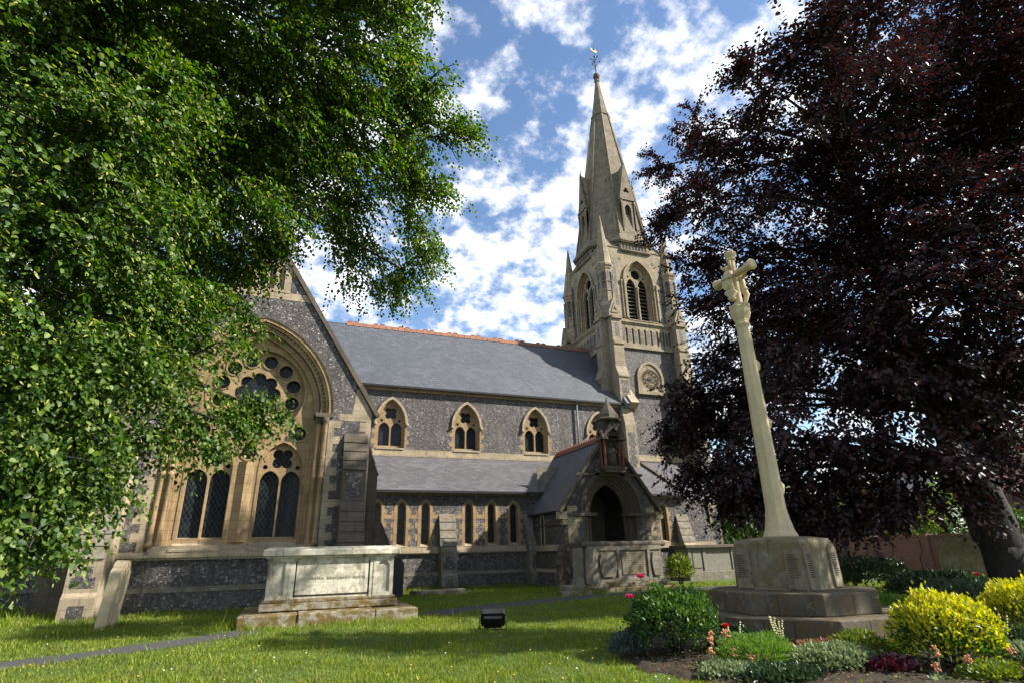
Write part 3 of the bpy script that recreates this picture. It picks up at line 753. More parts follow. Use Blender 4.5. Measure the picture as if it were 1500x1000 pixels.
b = MB(); b.tube([pw(-4.05, 3.5, .1), pw(-4.05, 1.0, .1), pw(-4.05, .85, .16), pw(-4.05, 0, .16)], .055, 8); b.build('downpipe', 'lead', CH)
prz = PA - .02
roof('porch_roof', [(PL - .28, AY + 1.2, 3.42), (PL - .28, PY + .12, 3.42), (PX, PY + .12, prz), (PX, AY + 1.9, prz)], .08, 'porch_slate')
roof('porch_roof', [(PR + .28, PY + .12, 3.42), (PR + .28, AY + 1.2, 3.42), (PX, AY + 1.9, prz), (PX, PY + .12, prz)], .08, 'porch_slate')
b = MB(); y = PY + .3; 
while y < AY + 1.6:
    b.prism(front(PX, y), [(-.17, prz - .14), (.17, prz - .14), (.05, prz + .1), (-.05, prz + .1)], -.26, 0)
    b.prism(leftf(PX, y), [(-.25, prz + .08), (-.02, prz + .08), (-.05, prz + .2), (-.11, prz + .16), (-.16, prz + .25), (-.2, prz + .16)], -.03, .03); y += .27
b.build('ridge_tiles', 'dark_terracotta', CH)
for s in (-1, 1): coping('gable_coping', Pf, PX + s * 2.75, 3.25, PX, PA + .12, .15, -.28, .12, DS)
b = MB()
for s in (-1, 1):
    x0, x1 = sorted((PX + s * 2.42, PX + s * 2.85)); b.g = s; b.box(Pf, x0, x1, 3.0, 3.35, -.3, .06); b.box(Pf, *sorted((PX + s * 2.42, PX + s * 2.65)), 2.75, 3.0, -.28, .02)
b.build('kneeler', PS, CH)
b = MB(); b.box(front(PX, AY - .02), -2, 2, -.2, 6, 0, .02); b.build('porch_back_wall', 'grey_stone', CH)
b = MB(); dp = arch(PX, .7, 2.1, .9, 8, -.1); b.plate(front(0, AY - .05), arch_off(PX, .7, 2.1, .9, .2, 8, -.1), [dp[::-1]], -.02, .06); b.plate(front(0, AY - .045), dp, [], -.01, 0, 0); b.build('inner_door', 'timber', CH)
# niche on the porch gable
nx, ny = PX + .1, PY - .22
b = MB(); b.prism(front(0, ny), [(nx - .5, 5.14), (nx + .5, 5.14), (nx + .62, 5.3), (nx - .62, 5.3)], -.24, .3); b.box(front(0, ny), nx - .62, nx + .62, 5.3, 5.42, -.24, .34)
b.box(front(0, ny), nx - .56, nx + .56, 5.42, 6.95, -.34, -.2)
ni = b.build('niche', DS, CH)
b = MB()
for s in (-1, 1):
    for c in (.24, -.12):
        b.g += 1; p = front(0, ny)(nx + s * .5, 0, c); b.lathe(p.x, p.y, [(.09, 5.42), (.06, 5.5), (.06, 6.6), (.1, 6.75)], 8)
b.build('niche_shaft', 'dark_terracotta', ni)
b = MB()
g = [(nx - .72, 6.72), (nx + .72, 6.72), (nx + .5, 7.0), (nx, 7.75), (nx - .5, 7.0)]
b.plate(front(0, ny), g, [arch(nx, .34, 6.8, .5, 7, 6.74)[::-1]], .14, .36)
for s in (-1, 1):
    F2 = (leftf if s < 0 else rightf)(nx + s * .44, ny)
    b.plate(F2, [(-.45, 6.72), (.45, 6.72), (0, 7.55)], [circ(0, 6.98, .13, 10)[::-1]], -.1, .2)
b.box(front(0, ny), nx - .5, nx + .5, 6.95, 7.9, -.34, .2)
b.lathe(nx, ny + .05, [(.62, 7.72), (.66, 7.8), (.56, 7.86), (.5, 8.05), (.06, 8.75), (.02, 9.0)], 8, 0, False, PI / 8)
b.lathe(nx, ny + .05, [(.13, 7.9), (.13, 8.25), (.02, 8.6)], 4)
b.build('canopy', DS, ni)
b = MB(); b.tube([(nx, ny - .02, 5.42), (nx, ny - .03, 5.8), (nx, ny - .02, 6.15), (nx, ny - .01, 6.33), (nx, ny, 6.4)], [.23, .2, .19, .21, .08], 10); b.ball((nx, ny - .03, 6.5), .11, 8, 0, (.9, .95, 1.15)); b.tube([(nx - .2, ny - .02, 6.3), (nx - .22, ny - .12, 6.1), (nx - .05, ny - .22, 6.08)], [.07, .065, .05], 7); b.tube([(nx + .2, ny - .02, 6.3), (nx + .22, ny - .12, 6.12), (nx + .05, ny - .22, 6.16)], [.07, .065, .05], 7); b.build('statue', DS, ni)
# ---------------------------------------------------------------- tower and spire
WX0, WX1, WY0, WY1 = 20.9, 27.3, 33.83, 40.23
WXC, WYC = 24.1, 37.03
Wf, Wl, Wr = front(WXC, WY0), leftf(WX0, WYC), rightf(WX1, WYC)
Wb = fdir(WXC, WY1, 0, 180)
b = MB()
for fr in (Wf, Wl, Wr, Wb): b.box(fr, -3.2, 3.2, -.3, 15.9, -.6, 0) if fr in (Wf, Wb) else b.box(fr, -2.6, 2.6, -.3, 15.9, -.6, 0)
b.build('tower_wall', FL, CH)
b = MB(); b.box(Wf, -3.3, 3.3, 7.35, 7.8, 0, .1); b.box(Wf, -3.4, 3.4, 7.35, 7.45, .1, .18); b.build('string_course', PS, CH)
roof('tower_lean_to_roof', [(22.3, AY + .3, 4.4), (26.5, AY + 1.5, 4.4), (26.5, WY0, 7.4), (22.3, WY0, 7.4)], .1, 'grey_slate')
# arcaded parapet stage 15.9 - 17.8
b = MB()
sl = [rect(-2.2 + .55 * k - .09, -2.2 + .55 * k + .09, 16.2, 17.4) for k in range(9)]
for fr in (Wf, Wl, Wr, Wb): b.plate(fr, rect(-3.15, 3.15, 15.9, 17.8), [s_[::-1] for s_ in sl], -.4, .06)
pw_ = b.build('blind_arcade', 'tower_stone', CH)
b = MB()
for fr in (Wf, Wl, Wr, Wb):
    b.g += 1; b.box(fr, -2.5, 2.5, 16, 17.6, -.3, -.2)
b.build('arcade_backing', 'interior', pw_)
b = MB()
for fr in (Wf, Wl, Wr, Wb):
    b.g += 1
    for k in range(8): b.box(fr, -2.2 + .55 * k + .16, -2.2 + .55 * k + .39, 16.35, 17.3, .03, .065)
b.build('flint_panel', FL, pw_)
b = MB()
for z0, z1, c in ((15.78, 15.92, .14), (15.92, 16.02, .08), (17.72, 17.84, .12), (17.84, 17.94, .2), (17.94, 18.1, .08)):
    for fr in (Wf, Wl, Wr, Wb):
        b.box(fr, -3.2 - c + .004, 3.2 + c - .004, z0, z1, -.05, c)
b.build('string_course', 'tower_stone', CH)
# belfry stage
BZ0, BZ1 = 18.1, 24.3
def bo(off, z0=None): return arch_off(0, 1.3, 21.5, 1.95, off, 12, z0)
b = MB()
for fr in (Wf, Wl, Wr, Wb): b.plate(fr, rect(-3.05, 3.05, BZ0 - .1, BZ1), [bo(0, 18.25)[::-1]], -.6, -.1)
b.build('belfry_wall', 'tower_stone', CH)
b = MB()
for fr in (Wf, Wl, Wr, Wb):
    for s in (-1, 1):
        b.g += 1; z = 18.3; k = 0
        while z < 23.2:
            w_ = .22 if k % 2 else .4
            b.box(fr, *sorted((s * 2.35, s * (2.35 - w_ * .8 + .1))), z, z + .3, -.15, -.094); z += .31; k += 1
        b.box(fr, *sorted((s * 1.98, s * 2.36)), 18.3, 23.0, -.15, -.096)
b.build('flint_panel', FL, CH)
def belfry(fr):
    b = MB(); b.strip(fr, bo(-.02), bo(.16), -.15, .04)
    o = b.build('belfry_window', 'tower_stone', CH)
    b = MB()
    for o1, o0, c in ((0, -.12, -.16), (-.12, -.24, -.28)): b.strip(fr, bo(o0, 18.25), bo(o1, 18.25), -.6, c)
    b.build('jamb', GS, o)
    b = MB()
    for s in (-1, 1):
        for h_ in (1.2, 1.36, 1.62):
            b.g += 1; q_ = fr(s * h_, 0, -.06 if h_ > 1.3 else -.2); b.lathe(q_.x, q_.y, [(.1, 18.3), (.06, 18.45), (.06, 21.15), (.12, 21.4), (.12, 21.5)], 7)
    b.build('nook_shaft', 'tower_stone', o)
    b = MB(); b.plate(fr, bo(-.22, 18.2), [arch(-.52, .42, 21.2, .75, 8, 18.3)[::-1], arch(.52, .42, 21.2, .75, 8, 18.3)[::-1], circ(0, 22.35, .42, 18)[::-1], circ(-.72, 22.1, .1, 8)[::-1], circ(.72, 22.1, .1, 8)[::-1]], -.58, -.4)
    x, y, z = fr(0, 0, -.36); b.lathe(x, y, [(.14, 18.3), (.09, 18.45), (.09, 20.9), (.16, 21.1), (.16, 21.2)], 8); b.build('tracery', 'tower_stone', o)
    b = MB()
    for s in (-.52, .52):
        for k in range(11):
            z = 18.35 + .32 * k; b.g = s
            b.prism(Fr(fr(0, 0, 0), fr.n, fr.v, fr.u), [(-.75, z + .14), (-.56, z), (-.56, z + .05), (-.75, z + .19)], s - .42, s + .42)
    b.build('louvre', 'louvre_wood', o)
    b = MB(); b.box(fr, -1.2, 1.2, 18.2, 23.2, -.85, -.8); b.build('backing', 'interior', o)
    b = MB(); b.prism(Fr(fr(0, 0, 0), fr.n, fr.v, fr.u), [(-.6, 18.1), (.12, 18.1), (.12, 18.16), (-.6, 18.5)], -1.3, 1.3); b.build('sill', 'tower_stone', o)
for fr in (Wf, Wl, Wr): belfry(fr)
# small diaper flowers in the spandrels
b = MB()
for fr in (Wf, Wl, Wr):
    for s in (-1, 1):
        b.g += 1
        for q, (da, dz) in enumerate(((.1, 0), (-.1, 0), (0, .1), (0, -.1))): b.box(fr, s * 1.55 + da - .05, s * 1.55 + da + .05, 23.45 + dz - .05, 23.45 + dz + .05, -.12, -.092)
b.build('carved_flower', DS, CH)
# cornice with a pierced arcade: from here the octagon
b = MB(); R8 = lambda ap: ap / math.cos(PI / 8)
b.lathe(WXC, WYC, [(R8(3.2), 24.15), (R8(3.3), 24.25), (R8(3.3), 24.35), (R8(3.12), 24.4), (R8(3.12), 25.05), (R8(3.34), 25.15), (R8(3.34), 25.3), (R8(3.18), 25.42), (R8(3.05), 25.9)], 8, 0, False, PI / 8)
co = b.build('cornice', SS, CH)
b = MB(); 
for k in range(8):
    fr = fdir(WXC + 3.12 * math.sin(PI / 4 * k), WYC - 3.12 * math.cos(PI / 4 * k), 0, 45 * k)
    for i in range(8): a = -1.05 + .3 * i; b.plate(fr, arch(a, .085, 24.78, .14, 4, 24.45), [], -.01, .012)
b.build('arcade_opening', 'interior', co)
b = MB()
for k in range(8):
    fr = fdir(WXC + 3.12 * math.sin(PI / 4 * k), WYC - 3.12 * math.cos(PI / 4 * k), 0, 45 * k)
    for i in range(18): a = -1.28 + .151 * i; b.box(fr, a - .045, a + .045, 25.02, 25.14, 0, .17)
b.build('dentil', SS, co)
b = MB(); b.box(Wf, -3.1, 3.1, BZ1 - .05, 24.5, -6.2, -.2)
for s1 in (-1, 1):
    for s2 in (-1, 1): b.add([(WXC + s1 * 3.05, WYC + s2 * 3.05, 24.5), (WXC + s1 * 3.05, WYC + s2 * 1.0, 24.5), (WXC + s1 * 1.0, WYC + s2 * 3.05, 24.5), (WXC + s1 * 2.0, WYC + s2 * 2.0, 26.2)], [(0, 1, 3), (1, 2, 3), (2, 0, 3)])
b.build('broach', SS, CH)
# spire
b = MB(); b.lathe(WXC, WYC, [(R8(2.95), 25.85), (R8(.80), 40.6), (R8(.88), 40.66), (R8(.88), 40.82), (R8(.76), 40.9), (R8(.19), 45.2), (.28, 45.3), (.3, 45.45), (.17, 45.6)], 8, 0, False, PI / 8)
sp = b.build('spire', SS, CH)
b = MB()
for k in range(8):
    b.g = k; a = PI / 8 + PI / 4 * k; c_, s_ = math.cos(a), math.sin(a)
    b.tube([(WXC + R8(2.96) * c_, WYC + R8(2.96) * s_, 25.9), (WXC + R8(.81) * c_, WYC + R8(.81) * s_, 40.6)], [.1, .06], 6)
b.build('rib', SS, sp)
b = MB(); b.lathe(WXC, WYC, [(.12, 45.5), (.28, 45.75), (.36, 46.0), (.3, 46.25), (.12, 46.4), (.07, 46.6)], 10); b.build('finial', DS, sp)
# lucarnes on the four cardinal faces
def lucarne(ang):
    fr = fdir(WXC + 2.95 * math.sin(R_(ang)), WYC - 2.95 * math.cos(R_(ang)), 0, ang)
    b = MB(); b.plate(fr, [(-.62, 26.4), (.62, 26.4), (.62, 29.3), (.7, 29.6), (0, 33.4), (-.7, 29.6), (-.62, 29.3)], [arch(0, .3, 28.6, .5, 7, 26.7)[::-1], foil(0, 30.5, 3, .16, .14, 30)[::-1]], -.35, -.12)
    b.prism(fr, [(-.66, 26.2), (.66, 26.2), (.66, 26.45), (-.66, 26.45)], -.5, -.04)
    b.prism(fr, [(-.72, 29.5), (.72, 29.5), (.6, 29.72), (-.6, 29.72)], -.36, -.03)
    for s in (-1, 1):
        F2 = Fr(fr(0, 0, 0), fr.n, fr.v, fr.u); x0, x1 = sorted((s * .62, s * .5)); b.prism(F2, [(-.12, 26.4), (-.35, 26.4), (-1.0, 29.6), (-.12, 29.6)][::-1] if False else [(-1.05, 29.6), (-.35, 26.4), (-.12, 26.4), (-.12, 29.6)], x0, x1)
        b.add([fr(s * .7, 29.6, -.12), fr(0, 33.4, -.12), fr(0, 33.0, -1.75), fr(s * .7, 29.6, -1.1)], [(0, 1, 2, 3)] if s < 0 else [(3, 2, 1, 0)])
        p = fr(s * .62, 0, -.1); b.lathe(p.x, p.y, [(.1, 26.4), (.065, 26.55), (.065, 29.1), (.12, 29.35)], 6)
    b.tube([fr(0, 33.2, -.2), fr(0, 33.9, -.25)], [.1, .02], 6)
    o = b.build('lucarne', SS, CH)
    b = MB(); b.box(fr, -.45, .45, 26.5, 31.2, -.42, -.34); b.build('opening', 'interior', o)
for a in (0, 90, 180, 270): lucarne(a)
# weather vane
b = MB(); b.tube([(WXC, WYC, 46.5), (WXC, WYC, 50.3)], [.05, .025], 6)
for z, r in ((48.2, .52), (48.0, .3), (47.4, .3)):
    b.tube([(WXC - r, WYC, z), (WXC + r, WYC, z)], .028, 5); b.tube([(WXC, WYC - r, z), (WXC, WYC + r, z)], .028, 5)
for s1, s2 in ((1, 0), (-1, 0), (0, 1), (0, -1)): b.ball((WXC + s1 * .52, WYC + s2 * .52, 48.2), .075, 6)
b.lathe(WXC, WYC, [(.02, 48.55), (.13, 48.66), (.02, 48.77)], 8)
wv = b.build('weather_vane', 'black_iron', CH)
b = MB(); F2 = fdir(WXC, WYC, 0, 12)
b.prism(F2, [(-.42, 49.35), (-.24, 49.28), (.07, 49.25), (.2, 49.3), (.37, 49.47), (.4, 49.6), (.3, 49.58), (.2, 49.75), (.1, 49.58), (-.07, 49.45), (-.2, 49.48), (-.42, 49.68), (-.5, 49.5)], -.02, .02); b.build('cockerel', 'gold', wv)
# corner turrets with pinnacles
def turret(x, y, sx, sy):
    b = MB(); b.lathe(x, y, [(.80, 17.9), (.80, 18.2), (.9, 18.9), (.62, 19.5), (.58, 22.1), (.62, 22.15), (.66, 22.3), (.74, 22.42), (.74, 22.6), (.62, 22.75), (.04, 27.2), (.01, 27.3)], 8, 0, False, PI / 8)
    o = b.build('corner_pinnacle', 'tower_stone', CH)
    b = MB()
    for k in range(8):
        a = PI / 4 * k; fr = fdir(x + .56 * math.sin(a), y - .56 * math.cos(a), 0, math.degrees(a))
        b.plate(fr, arch(0, .12, 21.75, .22, 4, 19.55), [], -.02, .0)
    b.build('arcade_opening', FL, o)
    b = MB()
    for k in range(8):
        b.g = k; a = PI / 4 * k + PI / 8; b.lathe(x + .62 * math.sin(a), y - .62 * math.cos(a), [(.08, 19.4), (.055, 19.5), (.055, 21.7), (.09, 21.85)], 6)
    b.g = 20
    for z in (20.2, 21.0): b.g += 1; b.lathe(x, y, [(.6, z), (.66, z + .03), (.66, z + .07), (.6, z + .1)], 8, 0, False, PI / 8)
    b.build('shaft', 'tower_stone', o)
    # gabled set-off at the turret foot, on both outer sides
    b = MB()
    for fr in ((front if sy < 0 else (lambda X, Y: fdir(X, Y, 0, 180)))(x, y), (leftf if sx < 0 else rightf)(x, y)):
        b.g += 1; b.prism(fr, [(-.5, 17.9), (.5, 17.9), (.5, 18.3), (0, 19.5), (-.5, 18.3)], .2, .95)
        b.plate(fr, [(-.3, 18.2), (.3, 18.2), (0, 19.05)], [foil(0, 18.5, 3, .1, .08, 24)[::-1]], .96, 1.0)
    b.build('gablet', 'tower_stone', o)
for sx in (-1, 1):
    for sy in (-1, 1):
        if sx > 0 and sy > 0: continue
        turret(WXC + sx * 2.95, WYC + sy * 2.95, sx, sy)
# angle buttresses of the tower: two to a corner, set off in stages
def tower_buttress(fr, a0, a1):
    b = MB(); F2 = Fr(fr(0, 0, 0), fr.n, fr.v, fr.u)
    prof = [(0, -.3), (1.55, -.3), (1.55, 4.5), (1.25, 5.6), (1.25, 9.6), (1.0, 10.6), (1.0, 13.2), (.72, 14.0), (.72, 15.7), (.8, 15.75), (.8, 15.95), (.68, 16.0), (.68, 17.7), (.82, 17.75), (.82, 17.95), (.6, 18.05), (0, 18.05)]
    b.prism(F2, prof, a0, a1)
    o = b.build('tower_buttress', 'tower_stone', CH)
    f = MB(); m_ = (a0 + a1) / 2; hw = (a1 - a0) / 2
    for z0, z1, c in ((.3, 4.3, 1.55), (5.8, 9.4, 1.25), (10.8, 13.0, 1.0)):
        z = z0; k = 0; f.g += 1
        while z < z1 - .3: ww = hw * (.45 if k % 2 else .7); f.box(fr, m_ - ww, m_ + ww, z, z + .3, c - .03, c + .004); z += .3; k += 1
    f.g += 1; f.box(fr, m_ - hw * .4, m_ + hw * .4, 16.3, 17.4, .6, .684)
    f.build('flint_panel', FL, o)
    s = MB(); s.prism(F2, [(.7, 13.95), (1.06, 13.15), (1.06, 13.25), (.72, 14.05)], a0 - .03, a1 + .03); s.build('weathering', 'tower_stone', o)
    return o
tower_buttress(Wf, -3.3, -2.45); tower_buttress(Wf, 2.45, 3.3)
tower_buttress(Wl, 2.45, 3.3); tower_buttress(Wl, -3.3, -2.45); tower_buttress(Wr, -3.3, -2.45); tower_buttress(Wr, 2.45, 3.3)
b = MB()
quoins(b, Wf, -2.44, 7.9, 15.6, 1, -.02, .004, .36, .16, .34); b.build('dressed_stone', 'tower_stone', CH)
# clock
b = MB(); ck = arch(0, 1.0, 13.55, 1.15, 10, 12.45)
b.strip(Wf, arch(0, .95, 13.55, 1.1, 10, 12.45), arch(0, 1.14, 13.55, 1.32, 10, 12.45), -.02, .14)
b.box(Wf, -1.2, 1.2, 12.25, 12.45, 0, .2); b.plate(Wf, arch(0, .96, 13.55, 1.11, 10, 12.45), [circ(0, 13.45, .78, 28)[::-1]], -.02, .06)
clk = b.build('clock', 'tower_stone', CH)
b = MB(); b.plate(Wf, circ(0, 13.45, .8, 28), [], -.02, .012); b.build('clock_face', GS, clk)
b = MB()
for k in range(12):
    a = 2 * PI * k / 12; q = circ(.60 * math.sin(a), 13.45 + .60 * math.cos(a), .125, 10); q2 = circ(.60 * math.sin(a), 13.45 + .60 * math.cos(a), .095, 10)
    b.strip(Wf, q2 + [q2[0]], q + [q[0]], .0, .05)
    for s in (-.03, .03): b.box(Wf, .60 * math.sin(a) + s - .012, .60 * math.sin(a) + s + .012, 13.45 + .60 * math.cos(a) - .06, 13.45 + .60 * math.cos(a) + .06, .012, .04)
q = circ(0, 13.45, .76, 28); q2 = circ(0, 13.45, .72, 28); b.strip(Wf, q2 + [q2[0]], q + [q[0]], 0, .04)
q = circ(0, 13.45, .43, 28); q2 = circ(0, 13.45, .40, 28); b.strip(Wf, q2 + [q2[0]], q + [q[0]], 0, .04)
b.build('numeral_ring', 'timber', clk)
b = MB(); fo = foil(0, 13.45, 5, .18, .12, 40); b.plate(Wf, fo, [], .012, .03); b.prism(Wf, [(-.03, 13.4), (.03, 13.4), (.32, 13.72), (.28, 13.76)], .04, .06); b.prism(Wf, [(.03, 13.42), (.0, 13.5), (-.36, 13.5), (-.36, 13.45)][::-1], .062, .08); b.build('clock_hand', 'black_iron', clk)
rechild(church)
# ================================================================== LEAVES
rng = np.random.default_rng(11)
def unit(a): return a / np.maximum(1e-9, np.linalg.norm(a, axis=-1, keepdims=True))
def leaf_mesh(name, P, D, U, Ln, Wd, mats, mi=None, parent=None, curl=.12, simple_=False):
    """one folded leaf per row: P base, D tip direction, U upper side"""
    D = unit(D); S = unit(np.cross(D, U)); Nn = np.cross(S, D); Ln = Ln[:, None]; Wd = Wd[:, None]; n = len(P)
    if simple_:
        V = np.stack([P, P + D * Ln * .45 + S * Wd * .5 + Nn * Wd * .18, P + D * Ln, P + D * Ln * .45 - S * Wd * .5 + Nn * Wd * .18], 1); k = 4
        F = np.array([[0, 1, 2], [0, 2, 3]])
    else:
        tip = P + D * Ln - Nn * Ln * curl
        V = np.stack([P, P + D * Ln * .22 + S * Wd * .46 + Nn * Wd * .12, P + D * Ln * .62 + S * Wd * .40 + Nn * Wd * .10 - Nn * Ln * curl * .3, tip, P + D * Ln * .62 - S * Wd * .40 + Nn * Wd * .10 - Nn * Ln * curl * .3, P + D * Ln * .22 - S * Wd * .46 + Nn * Wd * .12], 1); k = 6
        F = np.array([[0, 1, 2, 3], [0, 3, 4, 5]])
    q = F.shape[1]; faces = (F[None] + (np.arange(n) * k)[:, None, None]).reshape(-1)
    nf = n * len(F)
    me = bpy.data.meshes.new(name)
    me.vertices.add(n * k); me.vertices.foreach_set('co', V.reshape(-1).astype(np.float32))
    me.loops.add(nf * q); me.loops.foreach_set('vertex_index', faces.astype(np.int32))
    me.polygons.add(nf); me.polygons.foreach_set('loop_start', (np.arange(nf) * q).astype(np.int32))
    for m in (mats if isinstance(mats, (list, tuple)) else [mats]): me.materials.append(MATS[m])
    if mi is not None: me.polygons.foreach_set('material_index', np.repeat(mi, len(F)).astype(np.int32))
    me.update(calc_edges=True)
    o = bpy.data.objects.new(name, me); C.objects.link(o)
    if parent is not None: o.parent = parent
    return o
def sprays(blobs, dens, m, ell, lsz, wfr, droop, hang, centre, inner=.4, seed=1, clump=13):
    """leafy twigs spread through the lobes of a crown; returns arrays for leaf_mesh and the twig lines"""
    g = np.random.default_rng(seed); PP, DD, UU, LL = [], [], [], []
    cen = np.array(centre)
    for (x, y, z, r) in blobs:
        ns = max(3, int(dens * r ** (1.75 if dens > 200 else 1.95))); c = np.array((x, y, z))
        nc = max(4, int(clump * r * r)); dc = unit(g.normal(size=(nc, 3))); sc = inner + (1.02 - inner) * g.random((nc, 1)) ** .5
        pick = g.integers(0, nc, ns); off = dc[pick] * sc[pick] + g.normal(size=(ns, 3)) * np.array((1, 1, .6)) * min(.42, .26 / math.sqrt(r))
        d = unit(off)
        p0 = c + off * r * np.array((1, 1, .92))
        out = unit(c + d * r - cen)
        t0 = unit(d * .55 + out * .5 + g.normal(size=(ns, 3)) * .38 + np.array((0, 0, -droop)))
        l = ell * (.6 + .8 * g.random((ns, 1)))
        b = unit(np.cross(t0, np.array((0, 0, 1.)) + g.normal(size=(ns, 3)) * .25))
        for i in range(m):
            f = (i + g.random((ns, 1)) * .7) / m
            p = p0 + t0 * l * (f - .5) + np.array((0, 0, -1.)) * (l * f * f * .45 * droop)
            sd = 1 if i % 2 else -1
            dd = t0 * .5 + b * sd * (.85 * (1 - .4 * f)) + g.normal(size=(ns, 3)) * .28 + np.array((0, 0, -hang))
            uu = np.array((0, 0, 1.)) * .8 + out * .45 + g.normal(size=(ns, 3)) * .45
            PP.append(p + b * sd * .02); DD.append(dd); UU.append(uu); LL.append(lsz * (.65 + .7 * g.random(ns)) * (1 - .25 * f[:, 0]))
    P = np.concatenate(PP); return P, np.concatenate(DD), np.concatenate(UU), np.concatenate(LL), np.concatenate(LL) * wfr
def limb(mb, pts, r0, r1, n=7):
    """a gently wandering tapered branch through pts"""
    P_ = [Vector(p) for p in pts]; out = []
    for i in range(len(P_) - 1):
        for k in range(6):
            t = k / 6; a = P_[max(i - 1, 0)]; b_ = P_[i]; c = P_[i + 1]; d = P_[min(i + 2, len(P_) - 1)]
            out.append(.5 * ((2 * b_) + (c - a) * t + (2 * a - 5 * b_ + 4 * c - d) * t * t + (3 * b_ - a - 3 * c + d) * t ** 3))
    out.append(P_[-1]); m = len(out)
    mb.tube(out, [r0 + (r1 - r0) * (i / (m - 1)) ** .8 for i in range(m)], n)

# ------------------------------------------------------------------ lime tree
LIME = [(-3.59,7.0,7.78,1.26),(-2.92,7.39,8.46,1.32),(-2.03,7.66,9.23,1.27),(-0.88,7.54,9.56,1.27),(0.24,7.44,10.36,1.09),(0.86,7.05,10.65,0.54),(-0.09,7.87,9.29,1.04),(0.7,7.79,9.33,0.87),(1.41,7.7,9.33,0.52),(1.78,8.16,8.75,0.62),(1.02,8.42,8.6,0.93),(-0.06,8.29,8.05,0.99),(-1.14,8.12,8.16,1.1),(-2.03,7.42,7.18,1.1),(-2.75,7.01,6.53,1.14),(-3.22,6.6,5.88,0.98),(1.61,8.75,8.07,0.67),(1.71,9.4,7.44,0.59),(1.54,9.8,6.8,0.61),(0.96,9.87,6.81,0.52),(0.64,9.22,7.56,0.69),(-0.2,8.77,7.37,0.77),(-0.76,8.61,6.62,0.63),(-1.47,8.07,6.39,0.8),(-2.17,7.23,5.5,0.89),(-2.74,6.71,4.99,0.84),(-3.23,6.7,4.56,0.84),(-0.79,9.32,6.36,0.38),(-1.32,8.96,5.84,0.48),(-1.78,7.7,4.74,0.64),(-2.39,7.16,4.24,0.84),(-2.79,6.6,3.81,0.79),(-1.41,7.99,4.13,0.5),(-1.95,7.48,3.65,0.67),(-2.41,6.93,3.15,0.79),(-0.85,8.72,3.68,0.36),(-0.35,8.77,3.58,0.22),(-1.24,8.34,3.3,0.42),(-0.87,8.78,3.36,0.3),(-1.56,8.02,3.04,0.37),(-2.27,7.17,2.73,0.44),(-2.46,6.93,2.38,0.66),(-2.2,6.95,1.94,0.37),(-2.36,6.8,1.75,0.34),(-2.05,7.0,1.94,0.23),(-1.96,7.21,2.23,0.3),(-3.05,6.71,2.98,0.87),(-2.72,6.76,1.99,0.61),(-0.91,8.82,5.01,0.2),(-0.9,8.87,4.58,0.16),(-3.97,6.58,6.29,1.32),(-4.49,9.94,7.71,1.97),(-3.26,9.93,8.46,1.97),(-1.89,10.06,8.77,1.58),(-4.22,10.41,5.83,1.89),(-3.08,10.66,6.67,1.8),(-2.02,10.5,7.05,1.01),(-3.36,10.09,4.4,1.39),(-3.27,9.33,3.11,1.05),(-2.4,9.7,4.82,0.88),(-0.64,9.76,8.55,1.01),(-4.34,9.54,9.29,2.05),(-2.6,9.53,10.05,1.78),(-4.6,10.23,4.12,1.69),(0.35,9.0,9.52,0.88),(-2.88,6.98,9.6,1.62),(-1.05,7.3,11.07,1.51),(-3.95,6.57,8.77,1.66)] + [(1.5, 5.3, 11.9, 1.1), (.5, 5.6, 11.7, 1.1), (2.3, 5.2, 12.6, 1.0), (-.6, 5.9, 12.2, 1.1), (.6, 5.0, 13.2, 1.1), (-1.5, 5.4, 11.2, 1.0)]
